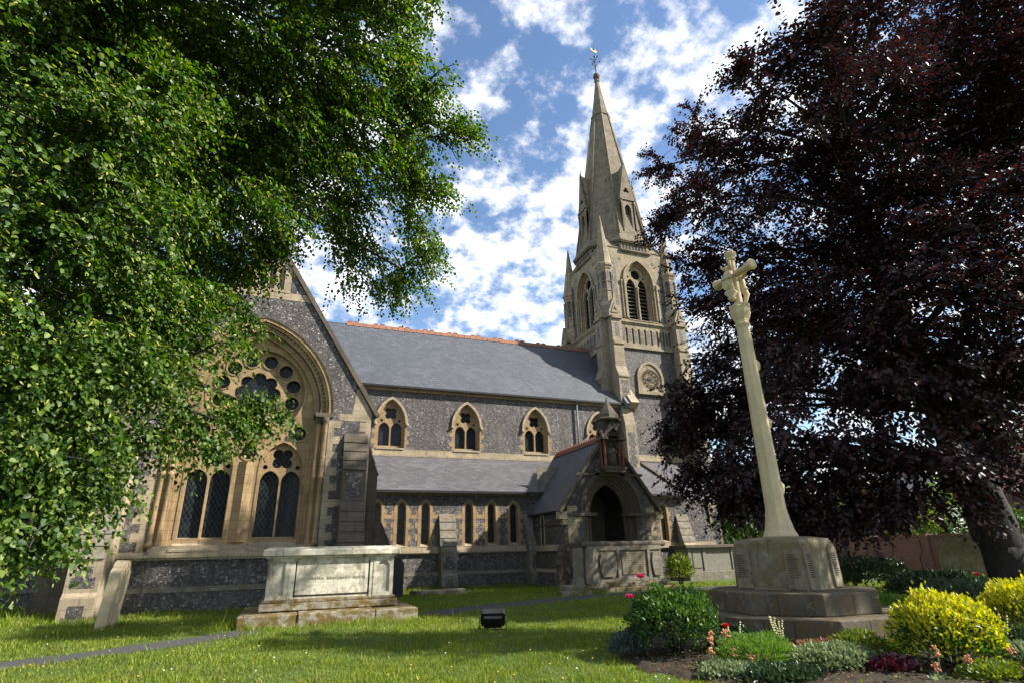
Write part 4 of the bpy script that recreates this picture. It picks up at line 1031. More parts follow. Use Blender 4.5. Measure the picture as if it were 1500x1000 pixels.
BEECH = [(13.32,7.93,15.83,0.94),(15.24,7.54,16.72,1.76),(24.68,9.64,22.7,3.06),(25.64,8.47,20.6,2.88),(14.44,11.56,17.62,1.18),(12.7,8.89,14.19,1.52),(19.56,11.12,17.88,2.79),(24.26,10.66,18.24,3.22),(25.34,9.32,16.39,2.77),(16.32,16.91,20.42,1.17),(14.48,13.06,16.02,1.47),(16.28,12.46,14.78,2.17),(19.33,11.52,13.63,2.63),(19.42,9.22,11.09,2.48),(21.8,8.77,10.53,2.3),(15.49,18.98,19.54,0.9),(15.79,18.73,17.22,1.25),(16.38,16.85,16.5,1.61),(15.03,19.35,15.71,0.68),(16.88,16.35,13.49,2.08),(17.39,13.48,11.15,2.41),(17.5,10.67,9.04,2.26),(19.2,9.68,7.69,2.16),(15.41,17.75,13.29,0.91),(15.83,17.36,11.19,1.32),(15.95,15.15,9.41,1.96),(16.19,12.57,7.23,2.12),(17.32,10.97,5.95,1.95),(20.83,10.89,5.52,1.85),(15.71,17.47,9.06,1.07),(15.13,17.98,7.39,1.1),(16.19,17.03,7.22,1.67),(14.45,18.53,5.78,0.88),(15.39,17.76,5.14,1.48),(14.85,14.85,4.41,1.51),(15.03,18.06,3.6,0.84),(15.12,15.98,3.63,0.97),(14.86,12.62,4.48,1.77),(15.82,11.4,3.52,1.07),(16.48,10.42,3.78,1.04),(17.83,10.12,3.41,0.85),(15.66,13.99,3.0,0.88),(15.1,12.33,2.75,0.64),(15.23,14.46,2.82,0.56),(15.64,11.64,2.88,0.58),(14.92,19.43,7.9,0.5),(14.44,19.79,5.16,0.46),(14.56,18.44,6.89,0.89),(14.4,18.57,4.17,0.81),(14.74,19.57,5.99,0.75),(15.35,17.79,3.08,0.78),(15.12,17.99,6.26,1.03),(14.65,15.05,2.75,0.68),(15.94,11.23,2.94,0.77),(14.79,14.9,2.74,0.77),(15.44,14.24,2.28,0.66),(14.92,12.56,2.19,0.55),(15.79,17.4,2.93,0.72),(15.36,12.01,2.25,0.47),(16.25,10.77,2.63,0.52),(17.58,10.55,2.62,0.53),(17.47,10.73,3.0,0.58),(25.85,7.8,17.88,2.93),(21.82,8.73,7.2,2.34)]
lime = empty('lime_tree', (-6.6, 7.2, 0)); tag(lime, 'big green lime tree in flower, hanging in front of the church gable', 'tree')
b = MB(); limb(b, [(-6.6, 7.2, -.2), (-6.5, 7.2, 2.5), (-6.3, 7.3, 6), (-5.6, 7.3, 10), (-5.0, 7.2, 13)], .55, .2, 12); b.build('trunk', 'lime_bark', lime)
b = MB(); g_ = random.Random(4)
tops = [(-6.45, 7.2, 3.2), (-6.4, 7.25, 4.6), (-6.3, 7.3, 6.0), (-6.0, 7.3, 7.6), (-5.7, 7.3, 9.2)]
for i, (x, y, z, r) in enumerate(LIME):
    if i % 2 and r < .9: continue
    st = min(tops, key=lambda t: abs(t[2] - (z + .4)))
    mdp = [(st[k] + (x, y, z)[k]) / 2 for k in range(3)]
    limb(b, [st, (mdp[0], mdp[1] + g_.uniform(-.4, .4), mdp[2] + .5 + g_.uniform(-.2, .4)), (x, y, z)], .10 if r > 1 else .06, .018, 6)
for (x, y, z, r) in LIME:
    for k in range(3): 
        q = (x + g_.uniform(-1, 1) * r, y + g_.uniform(-1, 1) * r, z + g_.uniform(-1, .6) * r)
        limb(b, [(x, y, z), ((x + q[0]) / 2, (y + q[1]) / 2, (z + q[2]) / 2 + .12), q], .022, .006, 4)
b.build('branches', 'dark_bark', lime)
P, D, U, Ln, Wd = sprays(LIME, 265, 17, .5, .068, .84, .6, .35, (-5.5, 7.2, 6), .3, 3, 12)
mi = (rng.random(len(P)) < .09).astype(int); Wd = np.where(mi == 1, Wd * .4, Wd)
leaf_mesh('foliage', P, D, U, Ln, Wd, ['lime_leaf', 'lime_bract'], mi, lime)
print('lime leaves', len(P))
rechild(lime)
# ------------------------------------------------------------------ copper beech
beech = empty('copper_beech', (22.6, 12.9, 0)); tag(beech, 'huge copper beech with dark purple leaves behind the stone cross', 'tree')
b = MB(); limb(b, [(22.6, 12.9, -.3), (22.5, 12.9, .6), (22.2, 12.9, 3), (21.5, 13, 7), (20.3, 13, 13), (19.6, 12.6, 19)], 1.05, .18, 14); b.lathe(22.6, 12.9, [(1.5, -.2), (1.2, .25), (1.0, .9), (.9, 1.4)], 14, 0, True); b.build('trunk', 'dark_bark', beech)
b = MB()
tops = [(21.2, 13, 4), (21.1, 13, 6), (20.9, 13, 8.5), (20.5, 13, 11.5), (20.2, 13, 14), (19.8, 12.8, 17)]
for i, (x, y, z, r) in enumerate(BEECH):
    if r < .7: continue
    st = min(tops, key=lambda t: abs(t[2] - (z - 1)))
    limb(b, [st, ((st[0] + x) / 2, (st[1] + y) / 2, (st[2] + z) / 2 + .5), (x, y, z)], .16 if r > 1.5 else .1, .03, 6)
    for k in range(5):
        q = (x + g_.uniform(-1, 1) * r, y + g_.uniform(-1, 1) * r, z + g_.uniform(-.8, .8) * r)
        limb(b, [(x, y, z), ((x + q[0]) / 2, (y + q[1]) / 2, (z + q[2]) / 2 + .2), q], .03, .008, 4)
b.build('branches', 'dark_bark', beech)
XT = [(20.5, 15, 9, 3), (24, 14, 8, 3.2), (25, 11, 12, 3.5), (22, 16, 13, 3), (24, 13, 16, 3), (21, 15, 17, 2.4), (26, 13, 6, 2.5), (22.5, 12, 19, 2.4), (22, 21, 9, 2.0), (22, 20, 12, 2.2), (20.5, 21, 8, 1.7), (24, 20, 13, 2.2), (23.5, 21.5, 10.5, 2.0), (20.5, 19.5, 10, 2.0), (25.5, 19, 14, 2.2)]
P, D, U, Ln, Wd = sprays(BEECH, 76, 17, 1.05, .17, .66, .3, .2, (21, 13, 8), .25, 5, 7)
P2, D2, U2, L2, W2 = sprays(XT, 20, 14, 1.3, .24, .66, .35, .2, (21, 13, 8), .25, 6)
P, D, U, Ln, Wd = (np.concatenate(q) for q in ((P, P2), (D, D2), (U, U2), (Ln, L2), (Wd, W2)))
leaf_mesh('foliage', P, D, U, Ln, Wd, 'copper_leaf', None, beech, .08)
print('beech leaves', len(P))
rechild(beech)
def small_tree(name, label, x, y, h, blobs, mat, barkm, dens=60, ls=.16, group=None, tr=.12, m=12, z0=0.):
    t = empty(name, (x, y, z0)); tag(t, label, 'tree', group or {'garden_tree': 'garden trees beyond the church and wall', 'background_tree': 'background trees beyond the wall', 'churchyard_tree': 'churchyard trees at the right'}.get(name))
    b = MB(); limb(b, [(x, y, z0 - .2), (x + .1, y, z0 + h * .4), (x, y + .1, z0 + h * .75)], tr, tr * .4, 8); b.build('trunk', barkm, t)
    b = MB()
    for q in blobs: limb(b, [(x + .05, y, z0 + h * .4), ((x + q[0]) / 2, (y + q[1]) / 2, (z0 + h * .45 + q[2]) / 2), q[:3]], tr * .4, .02, 5)
    b.build('branches', barkm, t)
    a = sprays(blobs, dens, m, ls * 4.5, ls, .6, .4, .25, (x, y, z0 + h * .5), .3, int(x * 7 + y))
    leaf_mesh('foliage', *a, mat, None, t, .08); rechild(t); return t

# ================================================================== GROUND
def inpoly(x, y, poly):
    c = np.zeros(x.shape, bool); j = len(poly) - 1
    for i in range(len(poly)):
        xi, yi = poly[i]; xj, yj = poly[j]
        c ^= ((yi > y) != (yj > y)) & (x < (xj - xi) * (y - yi) / (yj - yi + 1e-12) + xi); j = i
    return c
b = MB(); b.add([(-500, -300, 0), (900, -300, 0), (900, 1200, 0), (-500, 1200, 0)], [(0, 1, 2, 3)]); struct(b.build('lawn', 'turf'))
def ribbon(pts, w):
    out = []; P_ = [Vector((x, y, 0)) for x, y in pts]; q = []
    for i in range(len(P_) - 1):
        for k in range(8):
            t = k / 8; a, b_, c, d = P_[max(i - 1, 0)], P_[i], P_[i + 1], P_[min(i + 2, len(P_) - 1)]
            q.append(.5 * ((2 * b_) + (c - a) * t + (2 * a - 5 * b_ + 4 * c - d) * t * t + (3 * b_ - a - 3 * c + d) * t ** 3))
    q.append(P_[-1]); l, r = [], []
    for i, p in enumerate(q):
        t = (q[min(i + 1, len(q) - 1)] - q[max(i - 1, 0)]).normalized(); n = Vector((-t.y, t.x, 0)) * (w / 2 + rnd.uniform(-.09, .05)); l.append(p + n); r.append(p - n)
    return l, r
paths = []
for pts, wd in (([(-9, 10.6), (-4.5, 12.9), (-2.6, 14.1), (-1.2, 15.2), (-.6, 15.9)], 1.0), ([(4.0, 17.1), (5.5, 18.2), (8, 19.2), (10, 19.9), (13, 20.8), (17, 21.2), (24, 22)], 1.35)):
    l, r = ribbon(pts, wd); n = len(l); b = MB(); b.add([(p.x, p.y, .006) for p in l] + [(p.x, p.y, .006) for p in r], [(i, n + i, n + i + 1, i + 1) for i in range(n - 1)])
    struct(b.build('path', 'asphalt')); paths.append([(p.x, p.y) for p in l] + [(p.x, p.y) for p in r[::-1]])
BED = [(6.3, 10.8), (5.5, 9.6), (5.05, 8.6), (4.85, 7.7), (5.05, 6.9), (5.6, 6.0), (7, 4.2), (16, 4.5), (18, 9), (15, 12.5), (11, 13), (8, 12.6)]
b = MB(); n = 40
gx, gy = np.meshgrid(np.linspace(4.6, 18.2, 90), np.linspace(4, 13.2, 60)); ins = inpoly(gx, gy, BED)
hz = .012 + .05 * np.abs(np.sin(gx * 5.1 + 2 * np.sin(gy * 3)) * np.cos(gy * 4.3)) + .03 * rng.random(gx.shape)
vs = [(gx[i, j], gy[i, j], hz[i, j] if ins[i, j] else -.05) for i in range(60) for j in range(90)]
fs = [(i * 90 + j, i * 90 + j + 1, i * 90 + 91 + j, i * 90 + 90 + j) for i in range(59) for j in range(89) if ins[i, j] or ins[i + 1, j + 1] or ins[i, j + 1] or ins[i + 1, j]]
b.add(vs, fs, 0, True); struct(b.build('flower_bed_soil', 'soil'))
# ---- grass
def grass():
    g = np.random.default_rng(21); N_ = 330000
    r = 7.0 + 24 * g.random(N_) ** 1.25; a = g.uniform(-.42, 1.12, N_)
    x = r * np.sin(a); y = r * np.cos(a)
    keep = (y > 4.5) & ~inpoly(x, y, BED) & ~((x > TL) & (x < TR) & (y > TY - .1)) & ~((y > AY - .1) & (x < 24)) & ~((x > PL) & (x < PR) & (y > PY)) & ~((x > -.8) & (x < 3.35) & (y > 16.3) & (y < 19.2)) & ~((x > 11.5) & (x < 15.4) & (y > 22.1) & (y < 23.4))
    for po_ in paths: keep &= ~(inpoly(x, y, po_) & (g.random(N_) > .03))
    keep &= ~((x - 9.55) ** 2 + (y - 9.5) ** 2 < 5.5)
    n1 = np.sin(x * 1.7 + 2.1 * np.sin(y * 1.1)) * np.cos(y * 1.9 + 1.3 * np.sin(x * .9)); n2 = np.sin(x * 6.3 + y * 4.1) * np.cos(y * 7.1 - x * 3.3)
    keep &= g.random(N_) < .72 + .25 * n1 + .15 * n2
    x, y, r, n1, n2 = x[keep], y[keep], r[keep], n1[keep], n2[keep]; n = len(x)
    h = (.035 + .035 * g.random(n)) * (1 + .3 * n1 + .25 * n2) * (.9 + r * .02)
    near = np.zeros(n)                      # long unmown grass against stones and walls
    for (bx0, bx1, by0, by1, s_) in ((-1.2, 3.7, 15.5, 17, 1.4), (-7, 2.6, 21.2, 22.6, 1.4), (3, 12, 28, 29, 1.6), (-5.4, -3.4, 17, 19.6, 1.2), (9.6, 12.2, 21, 24.6, 2.2), (-1.6, -.5, 14.8, 16.8, 2.8), (-16, -5, 20, 26.5, 2.4)):
        near = np.maximum(near, np.where((x > bx0) & (x < bx1) & (y > by0) & (y < by1), s_, 0) * g.random(n))
    h = h * (1 + near) * np.where(g.random(n) < .015, 2.2, 1)
    w_ = (.006 + .006 * g.random(n)) * (.55 + r * .075)
    a2 = g.uniform(0, 2 * PI, n); lean = .15 + .5 * g.random(n)
    P = np.stack([x, y, np.full(n, -.005)], 1); D = np.stack([np.cos(a2) * lean, np.sin(a2) * lean, np.ones(n)], 1)
    # blades face the open side they lean to
    U = np.stack([np.cos(a2 + g.normal(0, .9, n)), np.sin(a2 + g.normal(0, .9, n)), np.full(n, .2)], 1)
    o = leaf_mesh('grass', P, D, U, h, w_, 'grass_blade', None, None, 0, True); tag(o, 'rough green churchyard grass with seed heads', 'grass', None, 'stuff')
    print('grass', n)
grass()
# daisies, dandelions and clover heads in the lawn
b = MB(); g_ = random.Random(9)
for i in range(85):
    r = 8 + 10 * g_.random() ** 1.5; a = g_.uniform(-.3, .62); x, y = r * math.sin(a), r * math.cos(a)
    if inpoly(np.array([x]), np.array([y]), BED)[0] or (-1 < x < 3.5 and 16 < y < 19.3) or any(inpoly(np.array([x]), np.array([y]), q)[0] for q in paths): continue
    z = g_.uniform(.08, .17); k = 1 if g_.random() < .6 else 0
    b.tube([(x, y, 0), (x + g_.uniform(-.02, .02), y, z)], .003, 4, 2); b.lathe(x, y, [(.005, z), (.02 if k else .014, z + .008), (.004, z + .016)], 7, k)
o = b.build('lawn_flowers', ['white_paint', 'gold', 'stem_green']); tag(o, 'tiny white and yellow flowers scattered in the lawn', 'flowers', None, 'stuff')
# ================================================================== MEMORIAL CROSS
MX, MY = 9.55, 9.5
wm = empty('memorial_cross', (MX, MY, 0)); tag(wm, 'tall pale stone memorial cross with carved figures on stepped octagonal base', 'war memorial')
VR = R_(-117)
def octo(name, R_out, z0, z1, mat, n=8, bev=.02, rot=VR):
    b = MB(); b.lathe(MX, MY, [(R_out, z0), (R_out, z1)], n, 0, False, rot); return b.build(name, mat, wm, bev)
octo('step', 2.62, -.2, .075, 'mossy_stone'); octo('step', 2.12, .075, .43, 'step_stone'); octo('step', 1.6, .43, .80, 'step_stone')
b = MB()   # open joints in the steps
for R_out, z0, z1, offs in ((2.12, .1, .40, (.3, .62)), (1.6, .46, .77, (.45,))):
    for k in range(8):
        a0, a1 = VR + PI / 4 * k, VR + PI / 4 * (k + 1)
        p0 = Vector((MX + R_out * math.cos(a0), MY + R_out * math.sin(a0), 0)); p1 = Vector((MX + R_out * math.cos(a1), MY + R_out * math.sin(a1), 0)); u = (p1 - p0).normalized(); nn = Vector((u.y, -u.x, 0))
        for f in offs: q = p0.lerp(p1, f + rnd.uniform(-.08, .08)); b.box(Fr(q, u, (0, 0, 1), nn), -.007, .007, z0, z1, -.05, .003)
b.build('joint', 'interior', wm)
b = MB(); b.lathe(MX, MY, [(1.03, .80), (1.0, .84), (.97, 1.66), (.92, 1.73), (.5, 1.775), (.4, 1.78)], 4, 0, False, VR)
die = b.build('inscribed_block', 'die_stone', wm, .015)
for k in range(4):
    a = -117 + 45 + 90 * k + 90
    apo = .715
    for (h0, h1) in ((-.69, -.36), (.36, .69)):
        fr = fdir(MX + apo * math.sin(R_(a)), MY - apo * math.cos(R_(a)), 0, a)
        fr.v = (Vector((0, 0, 1)) - fr.n * .032).normalized(); fr.n = fr.u.cross(fr.v)
        b = MB(); hw = (h1 - h0) / 2; b.plate(fr, arch((h0 + h1) / 2, hw, 1.48, hw * .95, 7, .83), [], -.05, .07); pl_ = b.build('pilaster', 'die_stone', die, .012)
    fr = fdir(MX + apo * math.sin(R_(a)), MY - apo * math.cos(R_(a)), 0, a); fr.v = (Vector((0, 0, 1)) - fr.n * .032).normalized(); fr.n = fr.u.cross(fr.v)
    b = MB(); g_ = random.Random(k)
    for (h0, h1, c) in ((-.63, -.42, .072), (.42, .63, .072), (-.27, -.02, .002), (.03, .28, .002)):
        b.g += 1
        for i in range(11):
            z = 1.43 - .04 * i; x = h0; end = h1 - g_.random() * .08
            while x < end:
                wl = g_.choice((.006, .009, .012)); b.box(fr, x, x + wl, z, z + .02, c - .004, c + .0012)
                if g_.random() < .45: b.box(fr, x, x + .013, z + (.016 if g_.random() < .5 else 0), z + .0195, c - .004, c + .0016)
                x += wl + .0075
    b.build('carved_lettering', 'lettering', die)
b = MB(); b.lathe(MX, MY, [(.34, 1.74), (.34, 1.80), (.29, 1.9), (.235, 2.15), (.205, 2.35), (.145, 6.5)], 8, 0, False, 0); sh = b.build('shaft', 'cross_stone', wm, .008)
b = MB()
for z in (2.75, 4.15, 5.5):
    b.g += 1; r = .205 - (z - 2.35) / 4.15 * .06
    b.tube([(MX + r * .8, MY, z - .14), (MX + r + .055, MY, z - .05), (MX + r + .075, MY, z + .07), (MX + r + .03, MY, z + .16)], [.035, .06, .065, .03], 6)
b.build('carved_leaf', 'cross_stone', sh)
b = MB(); b.lathe(MX, MY, [(.145, 6.42), (.18, 6.5), (.155, 6.56), (.17, 6.62), (.225, 6.74), (.24, 6.8), (.24, 6.9), (.21, 6.93), (.12, 7.0)], 8, 0, False, PI / 8)
for k in range(8):
    fr = fdir(MX + .222 * math.sin(PI / 4 * k), MY - .222 * math.cos(PI / 4 * k), 0, 45 * k)
    for s in (-.06, .06): b.box(fr, s - .028, s + .028, 6.9, 6.99, -.05, .01)
b.build('collar', 'cross_stone', wm)
b = MB(); b.lathe(MX, MY, [(.115, 6.95), (.095, 7.3), (.085, 8.2), (.09, 8.21)], 8, 0, False, PI / 8)
b.lathe(MX, MY, [(.09, 8.2), (.125, 8.24), (.1, 8.28), (.14, 8.36), (.15, 8.42), (.1, 8.46)], 8, 0, False, PI / 8)
AZ = 7.82
for s in (-1, 1):
    fr = Fr((MX, MY, AZ), (1, 0, 0), (0, 0, 1), (0, s, 0)); k0 = len(b.v); b.lathe(0, 0, [(.088, .0), (.082, .42), (.115, .45), (.1, .49), (.14, .57), (.145, .62), (.09, .65)], 8, 0, False, PI / 8)
    b.v[k0:] = [tuple(fr(x, y, z)) for x, y, z in b.v[k0:]]
b.build('cross_head', 'cross_stone', wm, .006)
# the crucified figure on the far face
b = MB(); fx = MX + .17
b.tube([(fx + .02, MY, 7.02), (fx + .05, MY, 7.12), (fx + .13, MY, 7.33), (fx + .04, MY, 7.5), (fx + .03, MY, 7.66), (fx + .02, MY, 7.76), (fx + .03, MY, 7.84)], [.035, .045, .07, .085, .09, .085, .04], 10)
for s in (-1, 1): b.tube([(fx + .02, MY + s * .07, 7.74), (fx, MY + s * .25, 7.86), (fx - .02, MY + s * .42, 7.93)], [.04, .03, .022], 7)
b.ball((fx + .06, MY - .02, 7.9), .07, 8, 0, (.9, .85, 1.15))
b.tube([(fx + .05, MY - .08, 7.48), (fx + .1, MY + .0, 7.45), (fx + .05, MY + .08, 7.5)], [.05, .06, .05], 7)
b.build('crucifix_figure', 'cross_stone', wm)
# standing figure on a corbel on the near face
b = MB(); fx = MX - .18
b.lathe(fx, MY, [(.05, 7.1), (.1, 7.18), (.07, 7.2), (.15, 7.3), (.15, 7.34)], 8)
b.tube([(fx, MY, 7.32), (fx - .02, MY, 7.5), (fx - .01, MY, 7.7), (fx, MY, 7.86), (fx, MY, 7.9)], [.11, .105, .1, .085, .035], 10); b.ball((fx - .01, MY, 7.96), .066, 8, 0, (.95, .9, 1.15))
for s in (-1, 1): b.tube([(fx, MY + s * .1, 7.84), (fx - .06, MY + s * .14, 7.68), (fx - .14, MY + s * .03, 7.66)], [.05, .045, .03], 7)
b.prism(leftf(fx - .1, MY), [(-.1, 7.62), (-.1, 7.46), (0, 7.36), (.1, 7.46), (.1, 7.62)], -.02, .04)
for s in (-1, 1): b.tube([(fx + .02, MY + s * .06, 7.95), (fx - .03, MY + s * .14, 8.05), (fx - .02, MY + s * .16, 8.12)], [.05, .035, .015], 6)
b.build('saint_figure', 'cross_stone', wm)
rechild(wm)

# ================================================================== TOMBS AND STONES
def text_mesh(txt, fr, size, name, mat, parent, ext=.003, align='CENTER'):
    cu = bpy.data.curves.new(name, 'FONT'); cu.body = txt; cu.size = size; cu.extrude = ext; cu.align_x = align; cu.space_character = 1.12
    to = bpy.data.objects.new(name, cu); C.objects.link(to)
    dg = bpy.context.evaluated_depsgraph_get(); me = bpy.data.meshes.new_from_object(to.evaluated_get(dg)); bpy.data.objects.remove(to); bpy.data.curves.remove(cu)
    for v in me.vertices: v.co = fr(*v.co)
    me.materials.clear(); me.materials.append(MATS[mat]); o = bpy.data.objects.new(name, me); C.objects.link(o); o.parent = parent; return o
ct = empty('chest_tomb', (1.2, 17.7, 0)); tag(ct, 'white weathered chest tomb with inscription on a mossy stone slab', 'tomb', 'chest tombs round the church')
F0 = front(0, 16.95)
b = MB()
for x0, x1 in ((-.95, .42), (.43, 2.3), (2.31, 3.42)): b.box(front(0, 16.2), x0, x1, -.2, .31 + rnd.uniform(-.02, .02), -3.1, rnd.uniform(-.03, .03))
b.build('base_slab', 'mossy_stone', ct, .03)
b = MB(); b.box(F0, -.52, 2.97, .32, .50, -1.75, .12); b.box(F0, -.47, 2.92, .50, .58, -1.7, .06); b.build('plinth', 'mossy_stone', ct, .02)
b = MB(); b.box(F0, -.40, 2.84, .58, 1.62, -1.6, 0)
for x0, x1 in ((-.40, .12), (2.3, 2.84)):
    b.plate(F0, rect(x0, x1, .58, 1.62), [arch((x0 + x1) / 2, .17, 1.3, .17, 6, .68)[::-1] if x0 > 1 else rect(x0 + .1, x1 - .1, .68, 1.5)[::-1]], 0.001, .045)
b.box(F0, .12, .27, .58, 1.62, .001, .03); b.box(F0, 2.2, 2.3, .58, 1.62, .001, .03)
bd = b.build('chest', 'tomb_stone', ct, .008)
b = MB(); b.box(F0, .31, 2.16, .68, 1.43, .001, .016); pn = b.build('inscription_panel', 'tomb_stone', ct)
b = MB(); b.box(F0, .275, .305, .62, 1.5, .001, .006); b.box(F0, .28, 2.17, .635, .675, .001, .006); b.box(F0, 2.165, 2.195, .64, 1.5, .001, .006); b.build('panel_joint', 'interior', pn)
Ft = Fr(F0(0, 0, .017), F0.u, F0.v, F0.n)
text_mesh('MARTHA  KENYONDEY  GRIFFEL', Fr(Ft(1.36, 1.03), F0.u, F0.v, F0.n), .092, 'inscription', 'lettering', pn)
b = MB(); g_ = random.Random(5)
for z, x0, x1, hh in ((1.30, .72, 1.75, .045), (1.18, .5, 1.9, .02), (1.11, .9, 1.7, .018), (.955, .85, 1.6, .02), (.89, .6, 1.9, .022)):
    x = x0
    while x < x1:
        b.box(F0, x, x + g_.uniform(.006, .012), z, z + hh * g_.uniform(.5, 1), .01, .0172); x += g_.uniform(.02, .05) + (.05 if g_.random() < .15 else 0)
b.build('worn_lettering', 'faint_lettering', pn)
b = MB(); lid = [F0(-.56, 1.64, .17), F0(3.0, 1.64, .17), F0(3.0, 1.64, -1.78), F0(-.56, 1.64, -1.78), F0(-.56, 1.79, .17), F0(3.0, 1.79, .17), F0(3.0, 1.79, -1.78), F0(-.56, 1.79, -1.78), F0(-.4, 1.86, -.05), F0(2.85, 1.86, -.05), F0(2.85, 1.86, -1.55), F0(-.4, 1.86, -1.55)]
b.add(lid, [(3, 2, 1, 0), (0, 1, 5, 4), (1, 2, 6, 5), (2, 3, 7, 6), (3, 0, 4, 7), (4, 5, 9, 8), (5, 6, 10, 9), (6, 7, 11, 10), (7, 4, 8, 11), (8, 9, 10, 11)]); b.box(F0, -.48, 2.92, 1.58, 1.64, -1.7, .08); b.build('lid', 'tomb_stone', ct, .015)
rechild(ct)
t2 = empty('chest_tomb', (13.5, 22.8, 0)); tag(t2, 'grey chest tomb with dark rolled lid in front of the porch arch', 'tomb', 'chest tombs round the church')
G0 = front(0, 22.1)
b = MB(); b.box(G0, 11.3, 15.7, -.2, .16, -1.5, .35); b.box(G0, 11.5, 15.5, .16, .36, -1.4, .18); b.build('base_slab', 'mossy_stone', t2, .03)
b = MB(); b.box(G0, 11.65, 15.3, .36, 1.76, -1.3, 0)
for x0, x1 in ((11.65, 12.15), (13.05, 13.2), (14.55, 14.7)): b.box(G0, x0, x1, .36, 1.76, .001, .06)
b.box(G0, 12.15, 15.3, 1.58, 1.76, .001, .05); b.box(G0, 12.15, 15.3, .36, .5, .001, .05)
b.build('chest', 'grey_stone', t2, .015)
for x0, x1 in ((12.2, 13.0), (14.75, 15.25)):
    b = MB(); m_ = (x0 + x1) / 2; hw = (x1 - x0) / 2
    b.prism(G0, [(m_ - hw * .7, .56), (m_ + hw * .7, .56), (m_ + hw * .98, .9), (m_ + hw, 1.2), (m_ + hw * .8, 1.5), (m_ - hw * .8, 1.5), (m_ - hw, 1.2), (m_ - hw * .98, .9)], .001, .11); b.build('bulged_panel', 'grey_stone', t2, .04)
b = MB(); b.box(G0, 13.3, 14.45, .62, 1.5, .001, .03); p2 = b.build('inscription_panel', 'die_stone', t2, .01)
b = MB(); g_ = random.Random(8)
for i in range(9):
    x = 13.4
    while x < 14.35: b.box(G0, x, x + .012, 1.4 - .085 * i, 1.4 - .085 * i + .045, .02, .032); x += g_.uniform(.025, .045)
b.build('worn_lettering', 'lettering', p2)
b = MB(); b.tube([G0(11.45, 1.83, -.08), G0(15.55, 1.83, -.08)], .12, 12); b.box(G0, 11.45, 15.55, 1.74, 1.93, -1.45, -.06); b.build('lid', DS, t2, .02)
rechild(t2)
t3 = empty('chest_tomb', (21.6, 27, 0)); tag(t3, 'dark shadowed chest tomb beside the far end of the church aisle', 'tomb', 'chest tombs round the church')
H0 = front(0, 26.5)
b = MB(); b.box(H0, 19.8, 23.3, -.2, .45, -1.3, .25); b.build('base_slab', 'grey_stone', t3, .03)
b = MB(); b.box(H0, 20, 23.05, .45, 1.6, -1.1, 0); b.box(H0, 20, 20.2, .45, 1.6, .001, .05); b.box(H0, 20.95, 21.15, .45, 1.6, .001, .05); b.box(H0, 22.85, 23.05, .45, 1.6, .001, .05); b.box(H0, 20.3, 20.85, .6, 1.5, .001, .03); b.build('chest', 'panel_grey', t3, .015)
b = MB(); b.box(H0, 19.8, 23.25, 1.6, 1.76, -1.3, .2); b.build('lid', DS, t3, .02)
rechild(t3)
# headstones
def headstone(label, x, y, ang, w_, h, th, mat, lean=(0, 0), top='arch', carve=False, group=None):
    t = empty('headstone', (x, y, 0)); tag(t, label, 'headstone', 'headstones in the churchyard')
    fr = fdir(0, 0, 0, ang); b = MB()
    if top == 'arch': out = [(-w_ / 2, -.3), (w_ / 2, -.3)] + arch(0, w_ / 2, h - w_ * .35, w_ * .35, 8)[::-1]
    elif top == 'shoulder': out = [(-w_ / 2, -.3), (w_ / 2, -.3), (w_ / 2, h - .28), (w_ / 2 - .1, h - .2)] + arch(0, w_ / 2 - .12, h - .2, .2, 6)[::-1] + [(-w_ / 2 + .1, h - .2), (-w_ / 2, h - .28)]
    else: out = [(-w_ / 2, -.3), (w_ / 2, -.3), (w_ / 2, h), (-w_ / 2, h)]
    b.prism(fr, out, -th / 2, th / 2); s = b.build('slab', mat, t, .012)
    if carve:
        c = MB(); q = circ(0, h - .17, .1, 14); q2 = circ(0, h - .17, .075, 14); c.strip(fr, q2 + [q2[0]], q + [q[0]], th / 2 - .01, th / 2 + .012); c.build('carved_ring', mat, s)
    t.rotation_euler = (R_(lean[0]), R_(lean[1]), 0); return t
headstone('thin pale headstone leaning in sun before the left buttress', -4.2, 18.9, 84, .8, 1.62, .24, 'cross_stone', (0, 4), 'shoulder', True)
headstone('polished black headstone against the aisle wall behind the white tomb', 4.05, 24.5, 0, .95, 1.5, .14, 'slate_stone', (3, 0), 'arch')
headstone('narrow grey headstone leaning at the left end of the porch tomb', 11.3, 22.25, -12, .42, 1.72, .12, 'grey_stone', (4, -2), 'flat')
headstone('second slim grey headstone tucked between its neighbour and porch tomb', 11.62, 22.0, -6, .3, 1.7, .1, 'grey_stone', (3, 2), 'arch')
headstone('squat broken stump of stone at the foot of the porch', 11.15, 22.0, -30, .5, .62, .3, 'grey_stone', (0, 0), 'arch')
headstone('tall dark headstone standing beside the copper beech trunk', 20.7, 13.2, -50, 1.15, 1.75, .18, 'die_stone', (-2, 3), 'arch')
headstone('small tilted dark headstone in rough ground before the brick wall', 24, 20.2, -45, .8, .75, .14, 'slate_stone', (0, -12), 'arch')
b = MB(); b.prism(WORLD, [(5.2, 25.1), (7.4, 25.2), (7.5, 26.1), (5.1, 26.0)], -.1, .16); o = b.build('ledger_stone', 'grey_stone', None, .03); tag(o, 'low flat ledger stone lying in the grass before the aisle', 'grave slab', 'ledger stones in the grass')
b = MB(); b.prism(WORLD, [(9.9, 20.95), (11.2, 21.0), (11.3, 21.5), (10.0, 21.6)], -.1, .14); o = b.build('ledger_stone', 'mossy_stone', None, .03); tag(o, 'mossy broken kerb stone lying before the porch tomb', 'grave slab', 'ledger stones in the grass')
b = MB(); b.box(front(11.0, 22.0), -.5, .45, -.1, .3, -.5, .15); o = b.build('plinth_block', 'grey_stone', None, .03); tag(o, 'grey plinth block under the slim leaning headstones', 'stone block')
